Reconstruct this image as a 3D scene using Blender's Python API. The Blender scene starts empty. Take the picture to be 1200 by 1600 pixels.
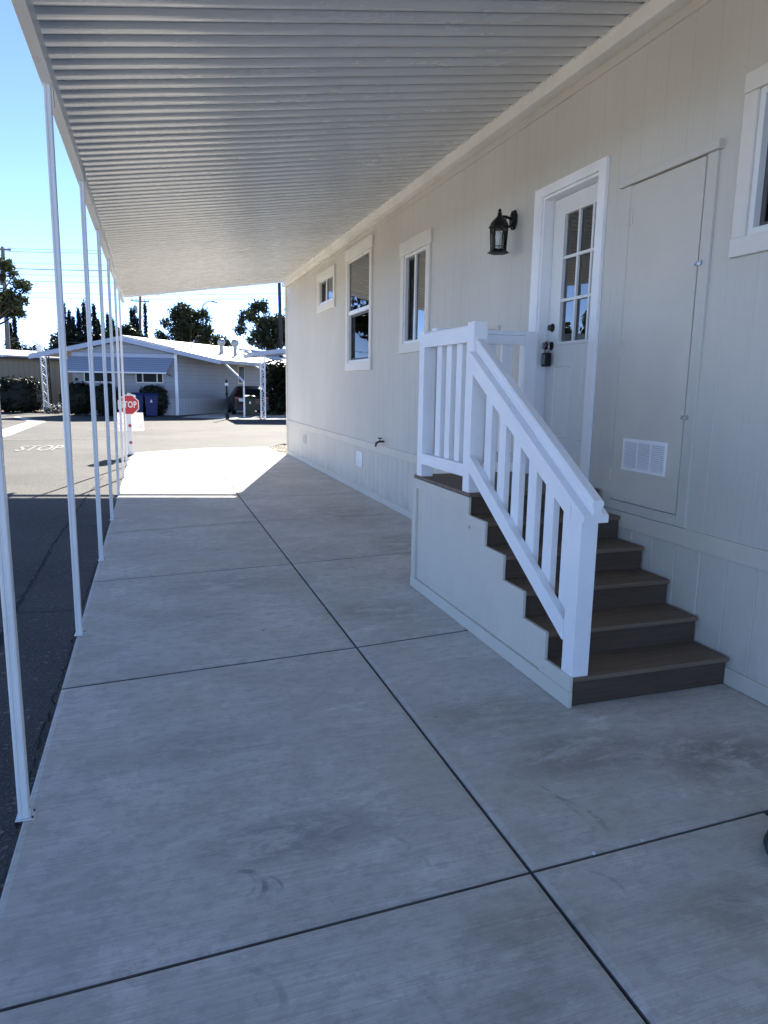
import bpy, bmesh, math, random
import numpy as np
from mathutils import Vector, Matrix
R = math.radians
SC = bpy.context.scene
COL = SC.collection
random.seed(7)

# ------------------------------------------------------------ camera
PITCH, YAW, ROLL, CAMZ = R(10.233), R(18.304), R(0.82), 1.6
def cam_axes():
    fwd = Vector((math.sin(YAW)*math.cos(PITCH), math.cos(YAW)*math.cos(PITCH), -math.sin(PITCH)))
    r0 = Vector((math.cos(YAW), -math.sin(YAW), 0)); u0 = r0.cross(fwd)
    r = r0*math.cos(ROLL) + u0*math.sin(ROLL)
    u = -r0*math.sin(ROLL) + u0*math.cos(ROLL)
    return r, u, fwd
cr, cu, cf = cam_axes()
cd = bpy.data.cameras.new("camera"); cam = bpy.data.objects.new("camera", cd); COL.objects.link(cam)
cd.sensor_fit = 'HORIZONTAL'; cd.sensor_width = 36; cd.lens = 1091.919/1200*36
cd.clip_start = 0.05; cd.clip_end = 2000
# roll sign: image-right axis tilts so that the far horizon falls towards the left
r0 = Vector((math.cos(YAW), -math.sin(YAW), 0)); u0 = r0.cross(cf)
rr = r0*math.cos(ROLL) + u0*math.sin(ROLL); uu = u0*math.cos(ROLL) - r0*math.sin(ROLL)
M = Matrix((rr, uu, -cf)).transposed().to_4x4(); M.translation = (0, 0, CAMZ)
cam.matrix_world = M
SC.camera = cam

# ------------------------------------------------------------ sky, sun, exposure
SUN_EL, SUN_AZ = R(32.5), R(17.0)      # azimuth measured from +Y towards +X
w = bpy.data.worlds.new("World"); SC.world = w; w.use_nodes = True
nt = w.node_tree; bg = nt.nodes['Background']
sky = nt.nodes.new('ShaderNodeTexSky'); sky.sky_type = 'NISHITA'; sky.sun_disc = False
sky.sun_elevation = SUN_EL; sky.sun_rotation = SUN_AZ
sky.air_density = .22; sky.dust_density = 0.0; sky.ozone_density = 1.6
nt.links.new(sky.outputs[0], bg.inputs[0]); bg.inputs[1].default_value = .148
sl = bpy.data.lights.new("sun", 'SUN'); sl.energy = 4.2; sl.angle = R(0.53); sl.color = (1, 0.94, 0.83)
so = bpy.data.objects.new("sun", sl); COL.objects.link(so)
sd = Vector((math.sin(SUN_AZ)*math.cos(SUN_EL), math.cos(SUN_AZ)*math.cos(SUN_EL), math.sin(SUN_EL)))
so.rotation_euler = sd.to_track_quat('Z', 'Y').to_euler(); so.location = (5, 30, 20)
vs = SC.view_settings; vs.view_transform = 'Standard'; vs.look = 'None'; vs.gamma = 1; vs.exposure = 2.1
SC.render.engine = 'CYCLES'
SC.cycles.max_bounces = 10; SC.cycles.diffuse_bounces = 6

# ------------------------------------------------------------ helpers
def ray(u, v):
    return (rr*(u-600) - uu*(v-800))/1091.919 + cf
def at(u, v, y):
    r = ray(u, v); return Vector((0, 0, CAMZ)) + r*(y/r.y)
def on_ground(u, v, z=0):
    r = ray(u, v); return Vector((0, 0, CAMZ)) + r*((z-CAMZ)/r.z)

def tag(o, label=None, cat=None, group=None, kind=None):
    if label: o['label'] = label
    if cat: o['category'] = cat
    if group: o['group'] = group
    if kind: o['kind'] = kind
    return o
def empty(name, loc, label, cat, group=None):
    o = bpy.data.objects.new(name, None); COL.objects.link(o); o.location = loc
    o.empty_display_size = .2
    return tag(o, label, cat, group)
def root_loc(p):
    while p.parent: p = p.parent
    return p.location
def copy_tree(o, parent=None):
    c = o.copy(); COL.objects.link(c)
    if parent: c.parent = parent
    for ch in list(o.children): copy_tree(ch, c)
    return c

class MB:
    def __init__(s): s.v = []; s.f = []
    def quad(s, *p):
        n = len(s.v); s.v += [tuple(q) for q in p]; s.f.append(tuple(range(n, n+len(p)))); return s
    def box(s, x0, y0, z0, x1, y1, z1):
        x0, x1 = min(x0, x1), max(x0, x1); y0, y1 = min(y0, y1), max(y0, y1); z0, z1 = min(z0, z1), max(z0, z1)
        n = len(s.v)
        s.v += [(x0,y0,z0),(x1,y0,z0),(x1,y1,z0),(x0,y1,z0),(x0,y0,z1),(x1,y0,z1),(x1,y1,z1),(x0,y1,z1)]
        s.f += [tuple(n+i for i in q) for q in ((0,3,2,1),(4,5,6,7),(0,1,5,4),(1,2,6,5),(2,3,7,6),(3,0,4,7))]
        return s
    def hexa(s, b, t):            # two matching loops, bottom and top
        n = len(s.v); k = len(b); s.v += [tuple(p) for p in b] + [tuple(p) for p in t]
        s.f.append(tuple(n+i for i in reversed(range(k)))); s.f.append(tuple(n+k+i for i in range(k)))
        for i in range(k):
            j = (i+1) % k; s.f.append((n+i, n+j, n+k+j, n+k+i))
        return s
    def prism(s, poly, axis, a, b):
        def P(p, c):
            return {'x': (c, p[0], p[1]), 'y': (p[0], c, p[1]), 'z': (p[0], p[1], c)}[axis]
        return s.hexa([P(p, a) for p in poly], [P(p, b) for p in poly])
    def tube(s, pts, r, k=8, cap=True):
        pts = [Vector(p) for p in pts]; rs = r if isinstance(r, (list, tuple)) else [r]*len(pts)
        base = len(s.v); up = Vector((0, 0, 1)); prev = None
        for i, p in enumerate(pts):
            d = (pts[min(i+1, len(pts)-1)] - pts[max(i-1, 0)]).normalized()
            a = d.cross(up)
            if a.length < 1e-3: a = d.cross(Vector((1, 0, 0)))
            a.normalize()
            if prev is not None and a.dot(prev) < 0: a = -a
            prev = a; b = d.cross(a)
            for j in range(k):
                t = 2*math.pi*j/k; s.v.append(tuple(p + (a*math.cos(t)+b*math.sin(t))*rs[i]))
        for i in range(len(pts)-1):
            for j in range(k):
                j2 = (j+1) % k
                s.f.append((base+i*k+j, base+i*k+j2, base+(i+1)*k+j2, base+(i+1)*k+j))
        if cap:
            s.f.append(tuple(base+j for j in range(k))); s.f.append(tuple(base+(len(pts)-1)*k+j for j in reversed(range(k))))
        return s
    def lathe(s, c, prof, k=16):
        base = len(s.v)
        for r, z in prof:
            for j in range(k):
                t = 2*math.pi*(j+.5)/k; s.v.append((c[0]+r*math.cos(t), c[1]+r*math.sin(t), c[2]+z))
        for i in range(len(prof)-1):
            for j in range(k):
                j2 = (j+1) % k; s.f.append((base+i*k+j, base+i*k+j2, base+(i+1)*k+j2, base+(i+1)*k+j))
        s.f.append(tuple(base+j for j in reversed(range(k)))); s.f.append(tuple(base+(len(prof)-1)*k+j for j in range(k)))
        return s
    def build(s, name, m, parent=None, loc=None, bev=0, smooth=False, recalc=True):
        off = Vector(root_loc(parent)) if parent else (Vector(loc) if loc else Vector((0, 0, 0)))
        me = bpy.data.meshes.new(name)
        me.from_pydata([(a-off.x, b-off.y, c-off.z) for a, b, c in s.v], [], s.f)
        if recalc and len(s.f) < 30000:
            bm = bmesh.new(); bm.from_mesh(me); bmesh.ops.recalc_face_normals(bm, faces=bm.faces); bm.to_mesh(me); bm.free()
        me.materials.append(m)
        o = bpy.data.objects.new(name, me); COL.objects.link(o)
        if parent: o.parent = parent
        else: o.location = off
        if bev:
            b = o.modifiers.new('bevel', 'BEVEL'); b.width = bev; b.segments = 2; b.limit_method = 'ANGLE'; b.angle_limit = R(30)
        if smooth:
            me.polygons.foreach_set('use_smooth', [True]*len(me.polygons))
        return o

# ------------------------------------------------------------ materials
class NT:
    def __init__(s, name):
        s.m = bpy.data.materials.new(name); s.m.use_nodes = True; s.t = s.m.node_tree
        s.b = s.t.nodes['Principled BSDF']; s.geo = s.t.nodes.new('ShaderNodeNewGeometry')
        s.pos = s.geo.outputs['Position']
    def n(s, kind, **kw):
        x = s.t.nodes.new(kind)
        for k, v in kw.items():
            if k.startswith('i_'): x.inputs[k[2:].replace('_', ' ')].default_value = v
            else: setattr(x, k, v)
        return x
    def L(s, a, b): s.t.links.new(a, b)
    def sc(s, vec, scale):
        m = s.n('ShaderNodeVectorMath', operation='MULTIPLY'); s.L(vec, m.inputs[0]); m.inputs[1].default_value = scale; return m.outputs[0]
    def noise(s, scale=1, vec=None, sv=(1,1,1), detail=4, rough=.55, dist=0):
        x = s.n('ShaderNodeTexNoise'); x.inputs['Scale'].default_value = scale; x.inputs['Detail'].default_value = detail
        x.inputs['Roughness'].default_value = rough; x.inputs['Distortion'].default_value = dist
        s.L(s.sc(vec or s.pos, sv), x.inputs['Vector']); return x.outputs['Fac']
    def ramp(s, f, a, b, ca, cb):
        x = s.n('ShaderNodeMapRange', interpolation_type='SMOOTHSTEP'); s.L(f, x.inputs[0])
        for i, v in zip((1, 2, 3, 4), (a, b, ca, cb)): x.inputs[i].default_value = v
        return x.outputs[0]
    def math(s, op, a, b=None):
        x = s.n('ShaderNodeMath', operation=op)
        for i, v in enumerate((a, b)):
            if v is None: continue
            if isinstance(v, (int, float)): x.inputs[i].default_value = v
            else: s.L(v, x.inputs[i])
        return x.outputs[0]
    def mix(s, f, a, b, blend='MIX'):
        x = s.n('ShaderNodeMix', data_type='RGBA', blend_type=blend)
        if isinstance(f, (int, float)): x.inputs[0].default_value = f
        else: s.L(f, x.inputs[0])
        for i, v in ((6, a), (7, b)):
            if isinstance(v, tuple): x.inputs[i].default_value = (*v, 1) if len(v) == 3 else v
            else: s.L(v, x.inputs[i])
        return x.outputs[2]
    def bump(s, h, strength=.3, dist=.01, prev=None):
        x = s.n('ShaderNodeBump'); x.inputs['Strength'].default_value = strength; x.inputs['Distance'].default_value = dist
        s.L(h, x.inputs['Height'])
        if prev is not None: s.L(prev, x.inputs['Normal'])
        s.L(x.outputs[0], s.b.inputs['Normal']); return x.outputs[0]
    def out(s, col, rough=.6, metal=0, spec=.5):
        if isinstance(col, tuple): s.b.inputs['Base Color'].default_value = (*col, 1)
        else: s.L(col, s.b.inputs['Base Color'])
        if isinstance(rough, (int, float)): s.b.inputs['Roughness'].default_value = rough
        else: s.L(rough, s.b.inputs['Roughness'])
        s.b.inputs['Metallic'].default_value = metal; s.b.inputs['Specular IOR Level'].default_value = spec
        return s.m

def paint(name, col, rough=.5, var=.06, grain=(6, 6, 6), gs=40, bump=.15, metal=0, dirt=None, spec=.5):
    k = NT(name)
    n1 = k.noise(2.3, detail=5); n2 = k.noise(gs, sv=grain if grain else (1,1,1), detail=3)
    c = k.mix(k.ramp(n1, .3, .7, 0, 1), tuple(x*(1-var) for x in col), tuple(min(1, x*(1+var)) for x in col))
    if dirt:
        n3 = k.noise(1.1, sv=(1, 1, 1), detail=8, rough=.7); c = k.mix(k.ramp(n3, .52, .75, 0, dirt[1]), c, dirt[0])
    if bump: k.bump(n2, bump, .003)
    return k.out(c, k.ramp(n1, .3, .7, rough*.9, min(1, rough*1.1)), metal, spec)

def mat_concrete(name, base=(.68, .64, .575), stains=True):
    k = NT(name)
    big = k.noise(.6, detail=4, rough=.6, dist=.5); mid = k.noise(2.6, sv=(.8, 1.2, 1), detail=12, rough=.78, dist=.2)
    mot = k.noise(15, sv=(.8, 1.2, 1), detail=9, rough=.8); broom = k.noise(1, sv=(1.6, 210, 1), detail=2, rough=.6)
    broom2 = k.noise(1, sv=(5, 70, 1), detail=5, rough=.8)
    fine = k.noise(230, detail=2); pore = k.noise(75, detail=3, rough=.7)
    c = k.mix(k.ramp(big, .3, .7, 0, 1), tuple(x*.86 for x in base), tuple(min(.85, x*1.12) for x in base))
    c = k.mix(k.ramp(mid, .48, .66, 0, .55), c, tuple(x*.62*t for x, t in zip(base, (1.06, 1, .9))))
    c = k.mix(k.ramp(mid, .34, .48, .6, 0), c, tuple(min(.9, x*1.3) for x in base))
    c = k.mix(k.ramp(mot, .47, .60, 0, .5), c, tuple(x*.62 for x in base))
    c = k.mix(k.ramp(broom2, .44, .66, 0, .25), c, tuple(x*.62 for x in base))
    c = k.mix(k.ramp(broom, .44, .62, 0, .30), c, tuple(x*.55 for x in base))
    h1 = k.noise(1.3, sv=(1, 1, 3), detail=5, rough=.6, dist=.6); h2 = k.noise(.9, sv=(1.2, 1, 5), detail=5, rough=.6, dist=.6)
    c = k.mix(k.ramp(h1, .45, .7, 0, .28), c, (base[0]*.78, base[1]*.76, base[2]*.60)); c = k.mix(k.ramp(h2, .5, .7, 0, .22), c, (base[0]*.74, base[1]*.76, base[2]*.86))
    c = k.mix(k.ramp(pore, .66, .74, 0, .5), c, tuple(x*.4 for x in base))
    if stains:
        def blot(cx, cy, rx, ry, amt, col, thr=.46):
            nonlocal c
            d = k.n('ShaderNodeVectorMath', operation='SUBTRACT'); k.L(k.pos, d.inputs[0]); d.inputs[1].default_value = (cx, cy, 0)
            l = k.n('ShaderNodeVectorMath', operation='LENGTH'); k.L(k.sc(d.outputs[0], (1/rx, 1/ry, 0)), l.inputs[0])
            f = k.ramp(l.outputs['Value'], .25, 1.0, 1, 0)
            nn = k.noise(6, sv=(.6, 1.3, 1), detail=10, rough=.78, dist=.4)
            f = k.math('MULTIPLY', f, k.ramp(nn, thr-.07, thr+.09, .0, 1)); f = k.math('MULTIPLY', f, amt)
            c = k.mix(f, c, col)
        brown = (.22, .19, .15); grey = (.2, .2, .2)
        blot(2.35, 2.25, .5, .3, .6, brown); blot(1.75, 2.45, .55, .28, .5, brown); blot(2.5, 3.0, .4, .3, .4, brown)
        blot(.45, 2.25, .5, .2, .5, grey); blot(1.0, 1.6, .35, .2, .4, brown); blot(2.5, 6.6, .6, .8, .4, brown)
        blot(1.5, 4.6, .5, .35, .35, brown); blot(2.3, 8.5, .7, 1.2, .35, brown); blot(.2, 4.8, .6, .3, .3, grey)
        blot(1.6, 2.9, .6, .35, .35, brown); blot(.9, 1.35, .3, .16, .35, brown); blot(1.7, 1.5, .3, .15, .4, brown)
        blot(.6, 5.6, .8, .35, .3, grey); blot(2.2, 5.3, .5, .5, .35, brown); blot(.1, 3.0, .5, .25, .25, grey)
        def arc(cx, cy, r, wd, gx, gy, gr, amt):
            nonlocal c
            d = k.n('ShaderNodeVectorMath', operation='SUBTRACT'); k.L(k.pos, d.inputs[0]); d.inputs[1].default_value = (cx, cy, 0)
            l = k.n('ShaderNodeVectorMath', operation='LENGTH'); k.L(k.sc(d.outputs[0], (1, 1, 0)), l.inputs[0])
            a = k.math('ABSOLUTE', k.math('SUBTRACT', l.outputs['Value'], r)); f = k.ramp(a, wd*.4, wd, 1, 0)
            e = k.n('ShaderNodeVectorMath', operation='SUBTRACT'); k.L(k.pos, e.inputs[0]); e.inputs[1].default_value = (gx, gy, 0)
            l2 = k.n('ShaderNodeVectorMath', operation='LENGTH'); k.L(k.sc(e.outputs[0], (1, 1, 0)), l2.inputs[0])
            f = k.math('MULTIPLY', f, k.ramp(l2.outputs['Value'], gr*.5, gr, 1, 0))
            f = k.math('MULTIPLY', f, k.ramp(k.noise(13, detail=5, rough=.7), .38, .62, 0, amt)); c = k.mix(f, c, (.12, .12, .12))
        for (px_, b, wd, am, sh) in (((905, 1262), .26, .016, .5, .7), ((640, 1325), .33, .014, .3, .5), ((408, 1372), .085, .014, .55, 1.3), ((436, 1378), .06, .008, .4, 1.2), ((955, 1375), .12, .01, .25, .8), ((430, 1540), .14, .016, .3, .9), ((668, 1560), .22, .012, .2, .5), ((850, 1235), .42, .008, .3, .5)):
            g = on_ground(*px_); arc(g.x-b*.9, g.y-b*.35, b, wd, g.x, g.y, b*sh, am)
            if b in (.085, .26): arc(g.x-b*.9-.025, g.y-b*.35+.02, b*.93, wd*.6, g.x-.02, g.y-.03, b*sh*.8, am*.6)
        sp = k.n('ShaderNodeTexVoronoi'); sp.inputs['Scale'].default_value = 2.1; k.L(k.pos, sp.inputs['Vector'])
        c = k.mix(k.ramp(sp.outputs['Distance'], .012, .03, .75, 0), c, (.07, .065, .06))
    nb = k.bump(broom, .5, .003); nb = k.bump(fine, .25, .0015, nb); k.bump(mid, .15, .01, nb)
    return k.out(c, .82, 0, .35)

def mat_asphalt():
    k = NT('asphalt')
    big = k.noise(.35, detail=6, rough=.6); v = k.n('ShaderNodeTexVoronoi'); v.inputs['Scale'].default_value = 60; k.L(k.pos, v.inputs['Vector'])
    v2 = k.noise(120, detail=2)
    c = k.mix(k.ramp(big, .3, .7, 0, 1), (.056, .055, .054), (.098, .094, .088))
    c = k.mix(k.ramp(v2, .5, .72, 0, .7), c, (.17, .16, .145)); c = k.mix(k.ramp(v2, .28, .42, .7, 0), c, (.03, .03, .032))
    c = k.mix(k.ramp(v.outputs['Color'], .86, .9, 0, .55), c, (.26, .25, .23))
    nb = k.bump(v.outputs['Distance'], .7, .008); k.bump(k.noise(9, detail=6), .3, .02, nb)
    return k.out(c, .88, 0, .25)

def mat_siding(name, col, streak=True):
    k = NT(name)
    big = k.noise(.8, sv=(1, 1, .5), detail=5); st = k.noise(1, sv=(60, 60, 2.2), detail=4, rough=.6); st2 = k.noise(1, sv=(160, 160, 9), detail=3)
    c = k.mix(k.ramp(big, .3, .7, 0, 1), tuple(x*.94 for x in col), tuple(x*1.05 for x in col))
    c = k.mix(k.ramp(st, .45, .75, 0, .16), c, tuple(x*.8 for x in col))
    sp = k.n('ShaderNodeTexVoronoi'); sp.inputs['Scale'].default_value = 1.7; k.L(k.pos, sp.inputs['Vector'])
    c = k.mix(k.ramp(sp.outputs['Distance'], .004, .012, .5, 0), c, (.2, .19, .17))
    sz = k.n('ShaderNodeSeparateXYZ'); k.L(k.pos, sz.inputs[0]); dn = k.noise(3, sv=(1, 2, 1), detail=6, rough=.7)
    c = k.mix(k.math('MULTIPLY', k.ramp(sz.outputs[2], .05, .4, .3, 0), k.ramp(dn, .4, .65, 0, 1)), c, (.25, .22, .18))
    nb = k.bump(st, .55, .004); nb = k.bump(st2, .5, .002, nb); k.bump(k.noise(1.2, detail=2), .35, .03, nb)
    return k.out(c, .62, 0, .4)

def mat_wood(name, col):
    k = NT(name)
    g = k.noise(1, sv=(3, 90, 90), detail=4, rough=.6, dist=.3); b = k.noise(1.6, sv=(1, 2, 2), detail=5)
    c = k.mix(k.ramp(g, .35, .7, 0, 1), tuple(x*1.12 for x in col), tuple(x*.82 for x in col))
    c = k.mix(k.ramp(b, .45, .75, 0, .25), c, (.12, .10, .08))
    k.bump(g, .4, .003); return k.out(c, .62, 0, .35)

def mat_glass(name, ior=1.7, tint=.5):
    m = bpy.data.materials.new(name); m.use_nodes = True; t = m.node_tree; t.nodes.clear()
    o = t.nodes.new('ShaderNodeOutputMaterial'); mx = t.nodes.new('ShaderNodeMixShader'); tr = t.nodes.new('ShaderNodeBsdfTransparent')
    gl = t.nodes.new('ShaderNodeBsdfGlossy'); fr = t.nodes.new('ShaderNodeFresnel'); fr.inputs[0].default_value = ior
    gl.inputs['Roughness'].default_value = .006; tr.inputs[0].default_value = (tint, tint*1.02, tint*1.02, 1)
    nz = t.nodes.new('ShaderNodeTexNoise'); nz.inputs['Scale'].default_value = 1.6; g = t.nodes.new('ShaderNodeNewGeometry')
    bp = t.nodes.new('ShaderNodeBump'); bp.inputs['Strength'].default_value = .12; bp.inputs['Distance'].default_value = .03
    t.links.new(g.outputs['Position'], nz.inputs['Vector']); t.links.new(nz.outputs['Fac'], bp.inputs['Height']); t.links.new(bp.outputs[0], gl.inputs['Normal'])
    t.links.new(fr.outputs[0], mx.inputs[0]); t.links.new(tr.outputs[0], mx.inputs[1]); t.links.new(gl.outputs[0], mx.inputs[2]); t.links.new(mx.outputs[0], o.inputs[0])
    return m

def mat_leaf(name, a, b):
    k = NT(name)
    n = k.noise(1.4, detail=3); n2 = k.noise(9, detail=2)
    c = k.mix(k.ramp(n, .35, .65, 0, 1), a, b); c = k.mix(k.ramp(n2, .4, .7, 0, .5), c, tuple(x*1.6 for x in b))
    k.out(c, .55, 0, .3)
    tl = k.n('ShaderNodeBsdfTranslucent'); k.L(c, tl.inputs[0]); mx = k.n('ShaderNodeMixShader'); mx.inputs[0].default_value = .2
    o = k.t.nodes['Material Output']; k.L(k.b.outputs[0], mx.inputs[1]); k.L(tl.outputs[0], mx.inputs[2]); k.L(mx.outputs[0], o.inputs[0])
    return k.m

CONC = mat_concrete('broomed_concrete'); CONC2 = mat_concrete('plain_concrete', stains=False)
ASPH = mat_asphalt()
SIDE = mat_siding('beige_siding', (.60, .572, .508)); SKIRTM = mat_siding('beige_skirting', (.62, .585, .51))
TRIMB = paint('beige_trim', (.63, .59, .505), .55, .04, (4, 4, 30), 30, .25)
TRIMC = paint('cream_trim', (.74, .705, .64), .55, .03, (4, 4, 30), 30, .25)
WHITE = paint('white_paint', (.90, .90, .90), .45, .04, (40, 40, 5), 6, .9, dirt=((.6, .59, .56), .3))
DOORW = paint('door_white', (.76, .76, .73), .4, .03, (2, 2, 2), 30, .08)
ALU = paint('white_aluminium', (.76, .76, .74), .3, .04, (1, 1, 1), 30, .03, spec=.5)
def mat_pan():
    k = NT('roof_pan_aluminium'); sp = k.n('ShaderNodeSeparateXYZ'); k.L(k.pos, sp.inputs[0])
    idx = k.math('FLOOR', k.math('DIVIDE', k.math('ADD', sp.outputs[1], .02), .1457)); wn = k.n('ShaderNodeTexWhiteNoise', noise_dimensions='1D'); k.L(idx, wn.inputs['W'])
    n1 = k.noise(1.1, sv=(1, 3, 1), detail=6, rough=.65); n2 = k.noise(9, sv=(.3, 2, 1), detail=3)
    c = k.mix(wn.outputs['Value'], (.60, .61, .605), (.66, .67, .665)); c = k.mix(k.ramp(n1, .5, .8, 0, .3), c, (.55, .55, .53)); c = k.mix(k.ramp(n2, .66, .8, 0, .15), c, (.45, .45, .44))
    return k.out(c, k.ramp(n1, .3, .7, .2, .3), 0, .8)
PANM = mat_pan()
VENTW = paint('vent_white', (.9, .9, .89), .4)
DARKGAP = paint('shadow_gap', (.02, .02, .02), .9, bump=0)
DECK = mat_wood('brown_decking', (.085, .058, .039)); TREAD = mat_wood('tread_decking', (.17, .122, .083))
BLACK = paint('black_metal', (.008, .008, .008), .5, .1, bump=.1, spec=.3)
BRONZE = paint('dark_bronze', (.05, .042, .036), .3, metal=.7)
STEEL = paint('steel', (.5, .5, .5), .3, metal=.9)
GLASS = mat_glass('window_glass', 2.9, .4); GLASSD = mat_glass('screen_glass', 1.18, .45); CLEAR = mat_glass('lantern_glass', 1.45, .92)
INTER = paint('interior_paint', (.35, .34, .32), .8); ROOFM = paint('roof_white', (.5, .49, .475), .6, dirt=((.5, .47, .42), .5))
NSIDE = None
SOIL = paint('soil', (.16, .125, .09), .95, .2, (1, 1, 1), 25, .8, dirt=((.09, .07, .05), .6))
CURT = None

# ------------------------------------------------------------ ground, driveway, street
MB().quad((-400, -400, -.075), (400, -400, -.075), (400, 400, -.075), (-400, 400, -.075)).build('ground', SOIL)['kind'] = 'structure'
road = MB()
rp = [(-.515, -3), (-.505, 6), (-.49, 10), (-.49, 14.5), (-.40, 17.15), (1.2, 18.08), (2.85, 18.2), (3.4, 19.2), (14, 17.5), (30, 15), (34, 26), (14, 29.5), (7.6, 31.0), (4.6, 33.1), (2.9, 33.6), (.6, 36.6), (-3.4, 38.2), (-7.2, 41.2), (-20, 47), (-30, 40), (-16, 20), (-9, -3)]
road.quad(*[(x, y, -.012) for x, y in rp]); o = road.build('road', ASPH); tag(o, kind='structure')

# driveway: separate panels with tooled, rounded edges
XL, XM, XR = -.525, 1.148, 2.985
def yj(tab, x):
    return np.interp(x, [t[0] for t in tab], [t[1] for t in tab])
J = [[(XL, -1.2), (XR, -1.1)], [(XL, .35), (XR, .42)], [(XL, 1.775), (XM, 1.836), (XR, 1.905)], [(XL, 3.83), (XM, 3.975), (XR, 4.19)],
     [(XL, 5.955), (XM, 6.12), (XR, 6.33)], [(XL, 7.9), (XM, 8.21), (XR, 8.28)], [(XL, 9.85), (XM, 10.0), (XR, 10.05)],
     [(XL, 12.0), (XM, 12.1), (XR, 12.2)], [(XL, 14.1), (XM, 14.2), (XR, 14.3)], [(XL, 16.0), (XM, 16.1), (2.84, 16.2)], [(XL+.11, 17.14), (XM, 18.06), (2.82, 18.2)]]
slab = MB(); shadef = []
def panel(p):            # p: ccw corners (x,y)
    c = Vector((sum(q[0] for q in p)/4, sum(q[1] for q in p)/4)); loops = []
    for off, z in ((.0035, -.035), (.0035, -.012), (.0065, -.0075), (.0115, -.0035), (.030, 0)):
        L = []
        n = len(p)
        for i in range(n):
            a, b, d = Vector(p[i-1]), Vector(p[i]), Vector(p[(i+1) % n])
            e1 = (b-a).normalized(); e2 = (d-b).normalized(); n1 = Vector((-e1.y, e1.x)); n2 = Vector((-e2.y, e2.x))
            m = (n1+n2).normalized(); q = b + m*(off/max(.3, m.dot(n1))); L.append((q.x, q.y, z))
        loops.append(L)
    base = len(slab.v); k = len(p)
    for L in loops: slab.v += L
    for i in range(len(loops)-1):
        for j in range(k):
            if i < 2: shadef.append(len(slab.f))
            j2 = (j+1) % k; slab.f.append((base+i*k+j, base+i*k+j2, base+(i+1)*k+j2, base+(i+1)*k+j))
    slab.f.append(tuple(base+(len(loops)-1)*k+j for j in range(k)))
for i in range(len(J)-1):
    for (xa, xb) in ((XL, XM), (XM, XR)):
        if i < 2 and xb == XR: xb2 = 2.19
        elif i >= 9 and xb == XR: xb2 = 2.84
        else: xb2 = xb
        xa0 = xa + (.02 if i == 8 and xa == XL else 0)
        pa = (J[i][0][0] if xa == XL else xa, yj(J[i], xa)); pb = (xb2, yj(J[i], xb2)); pc = (xb2, yj(J[i+1], xb2)); pd = (J[i+1][0][0] if xa == XL else xa, yj(J[i+1], xa))
        ga = -.001 if i < 3 else .0035; gb_ = -.001 if i < 2 else .0035; panel([(pa[0], pa[1]+ga), (pb[0], pb[1]+ga), (pc[0], pc[1]-gb_), (pd[0], pd[1]-gb_)])
o = slab.build('driveway', CONC, recalc=False); o.data.materials.append(paint('joint_shade', (.16, .15, .135), .95, .3))  # shade of the joints put into the colour of the lower edge faces
for i_ in shadef: o.data.polygons[i_].material_index = 1
o['kind'] = 'structure'; tag(o, kind='structure')
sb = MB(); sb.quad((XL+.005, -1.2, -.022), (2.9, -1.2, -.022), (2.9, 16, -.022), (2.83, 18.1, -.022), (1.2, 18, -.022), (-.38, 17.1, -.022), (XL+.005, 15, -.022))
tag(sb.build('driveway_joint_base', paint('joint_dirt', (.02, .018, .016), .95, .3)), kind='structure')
# crack lines in the asphalt
ck = MB()
def crack(pts, wd):
    P = []
    for (a, b) in zip(pts[:-1], pts[1:]):
        n = max(2, int((Vector(b)-Vector(a)).length/.05))
        for i in range(n): P.append(Vector(a).lerp(Vector(b), i/n) + Vector((random.gauss(0, .006), random.gauss(0, .006))))
    P.append(Vector(pts[-1]))
    for a, b in zip(P[:-1], P[1:]):
        d = (b-a).normalized(); n = Vector((-d.y, d.x)); w1 = wd*random.uniform(.2, 1.1); w2 = wd*random.uniform(.2, 1.1)
        ck.quad((*(a-n*w1), -.008), (*(b-n*w2), -.008), (*(b+n*w2), -.008), (*(a+n*w1), -.008))
crack([(-.96, 3.2), (-.963, 4.585), (-.985, 5.015), (-.988, 5.658), (-.989, 6.468), (-1.0, 7.493), (-.983, 8.309), (-.964, 8.848), (-.951, 9.809), (-.93, 11.07), (-.85, 13)], .016)
crack([(-.96, 5.28), (-.80, 5.25), (-.585, 5.24)], .008); crack([(-1.6, 3.6), (-1.2, 3.9), (-.97, 4.3)], .01)
crack([(-.535, 2.6), (-.55, 3.3), (-.53, 4.2), (-.545, 5.2), (-.53, 6.6), (-.54, 8), (-.52, 10)], .006)
tag(ck.build('road_crack', paint('crack_black', (.012, .012, .013), .95), recalc=False), kind='structure')
pad = MB(); pad.quad((-40, -30, -.006), (-5.2, -30, -.006), (-5.2, 9, -.006), (-10.2, 21, -.006), (-17, 21, -.006), (-40, 21, -.006)); tag(pad.build('bounce_ground', mat_concrete('pale_bounce', (.66, .62, .55), False)), kind='structure')  # unseen pale ground, added to bounce sunlight under the carport
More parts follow.
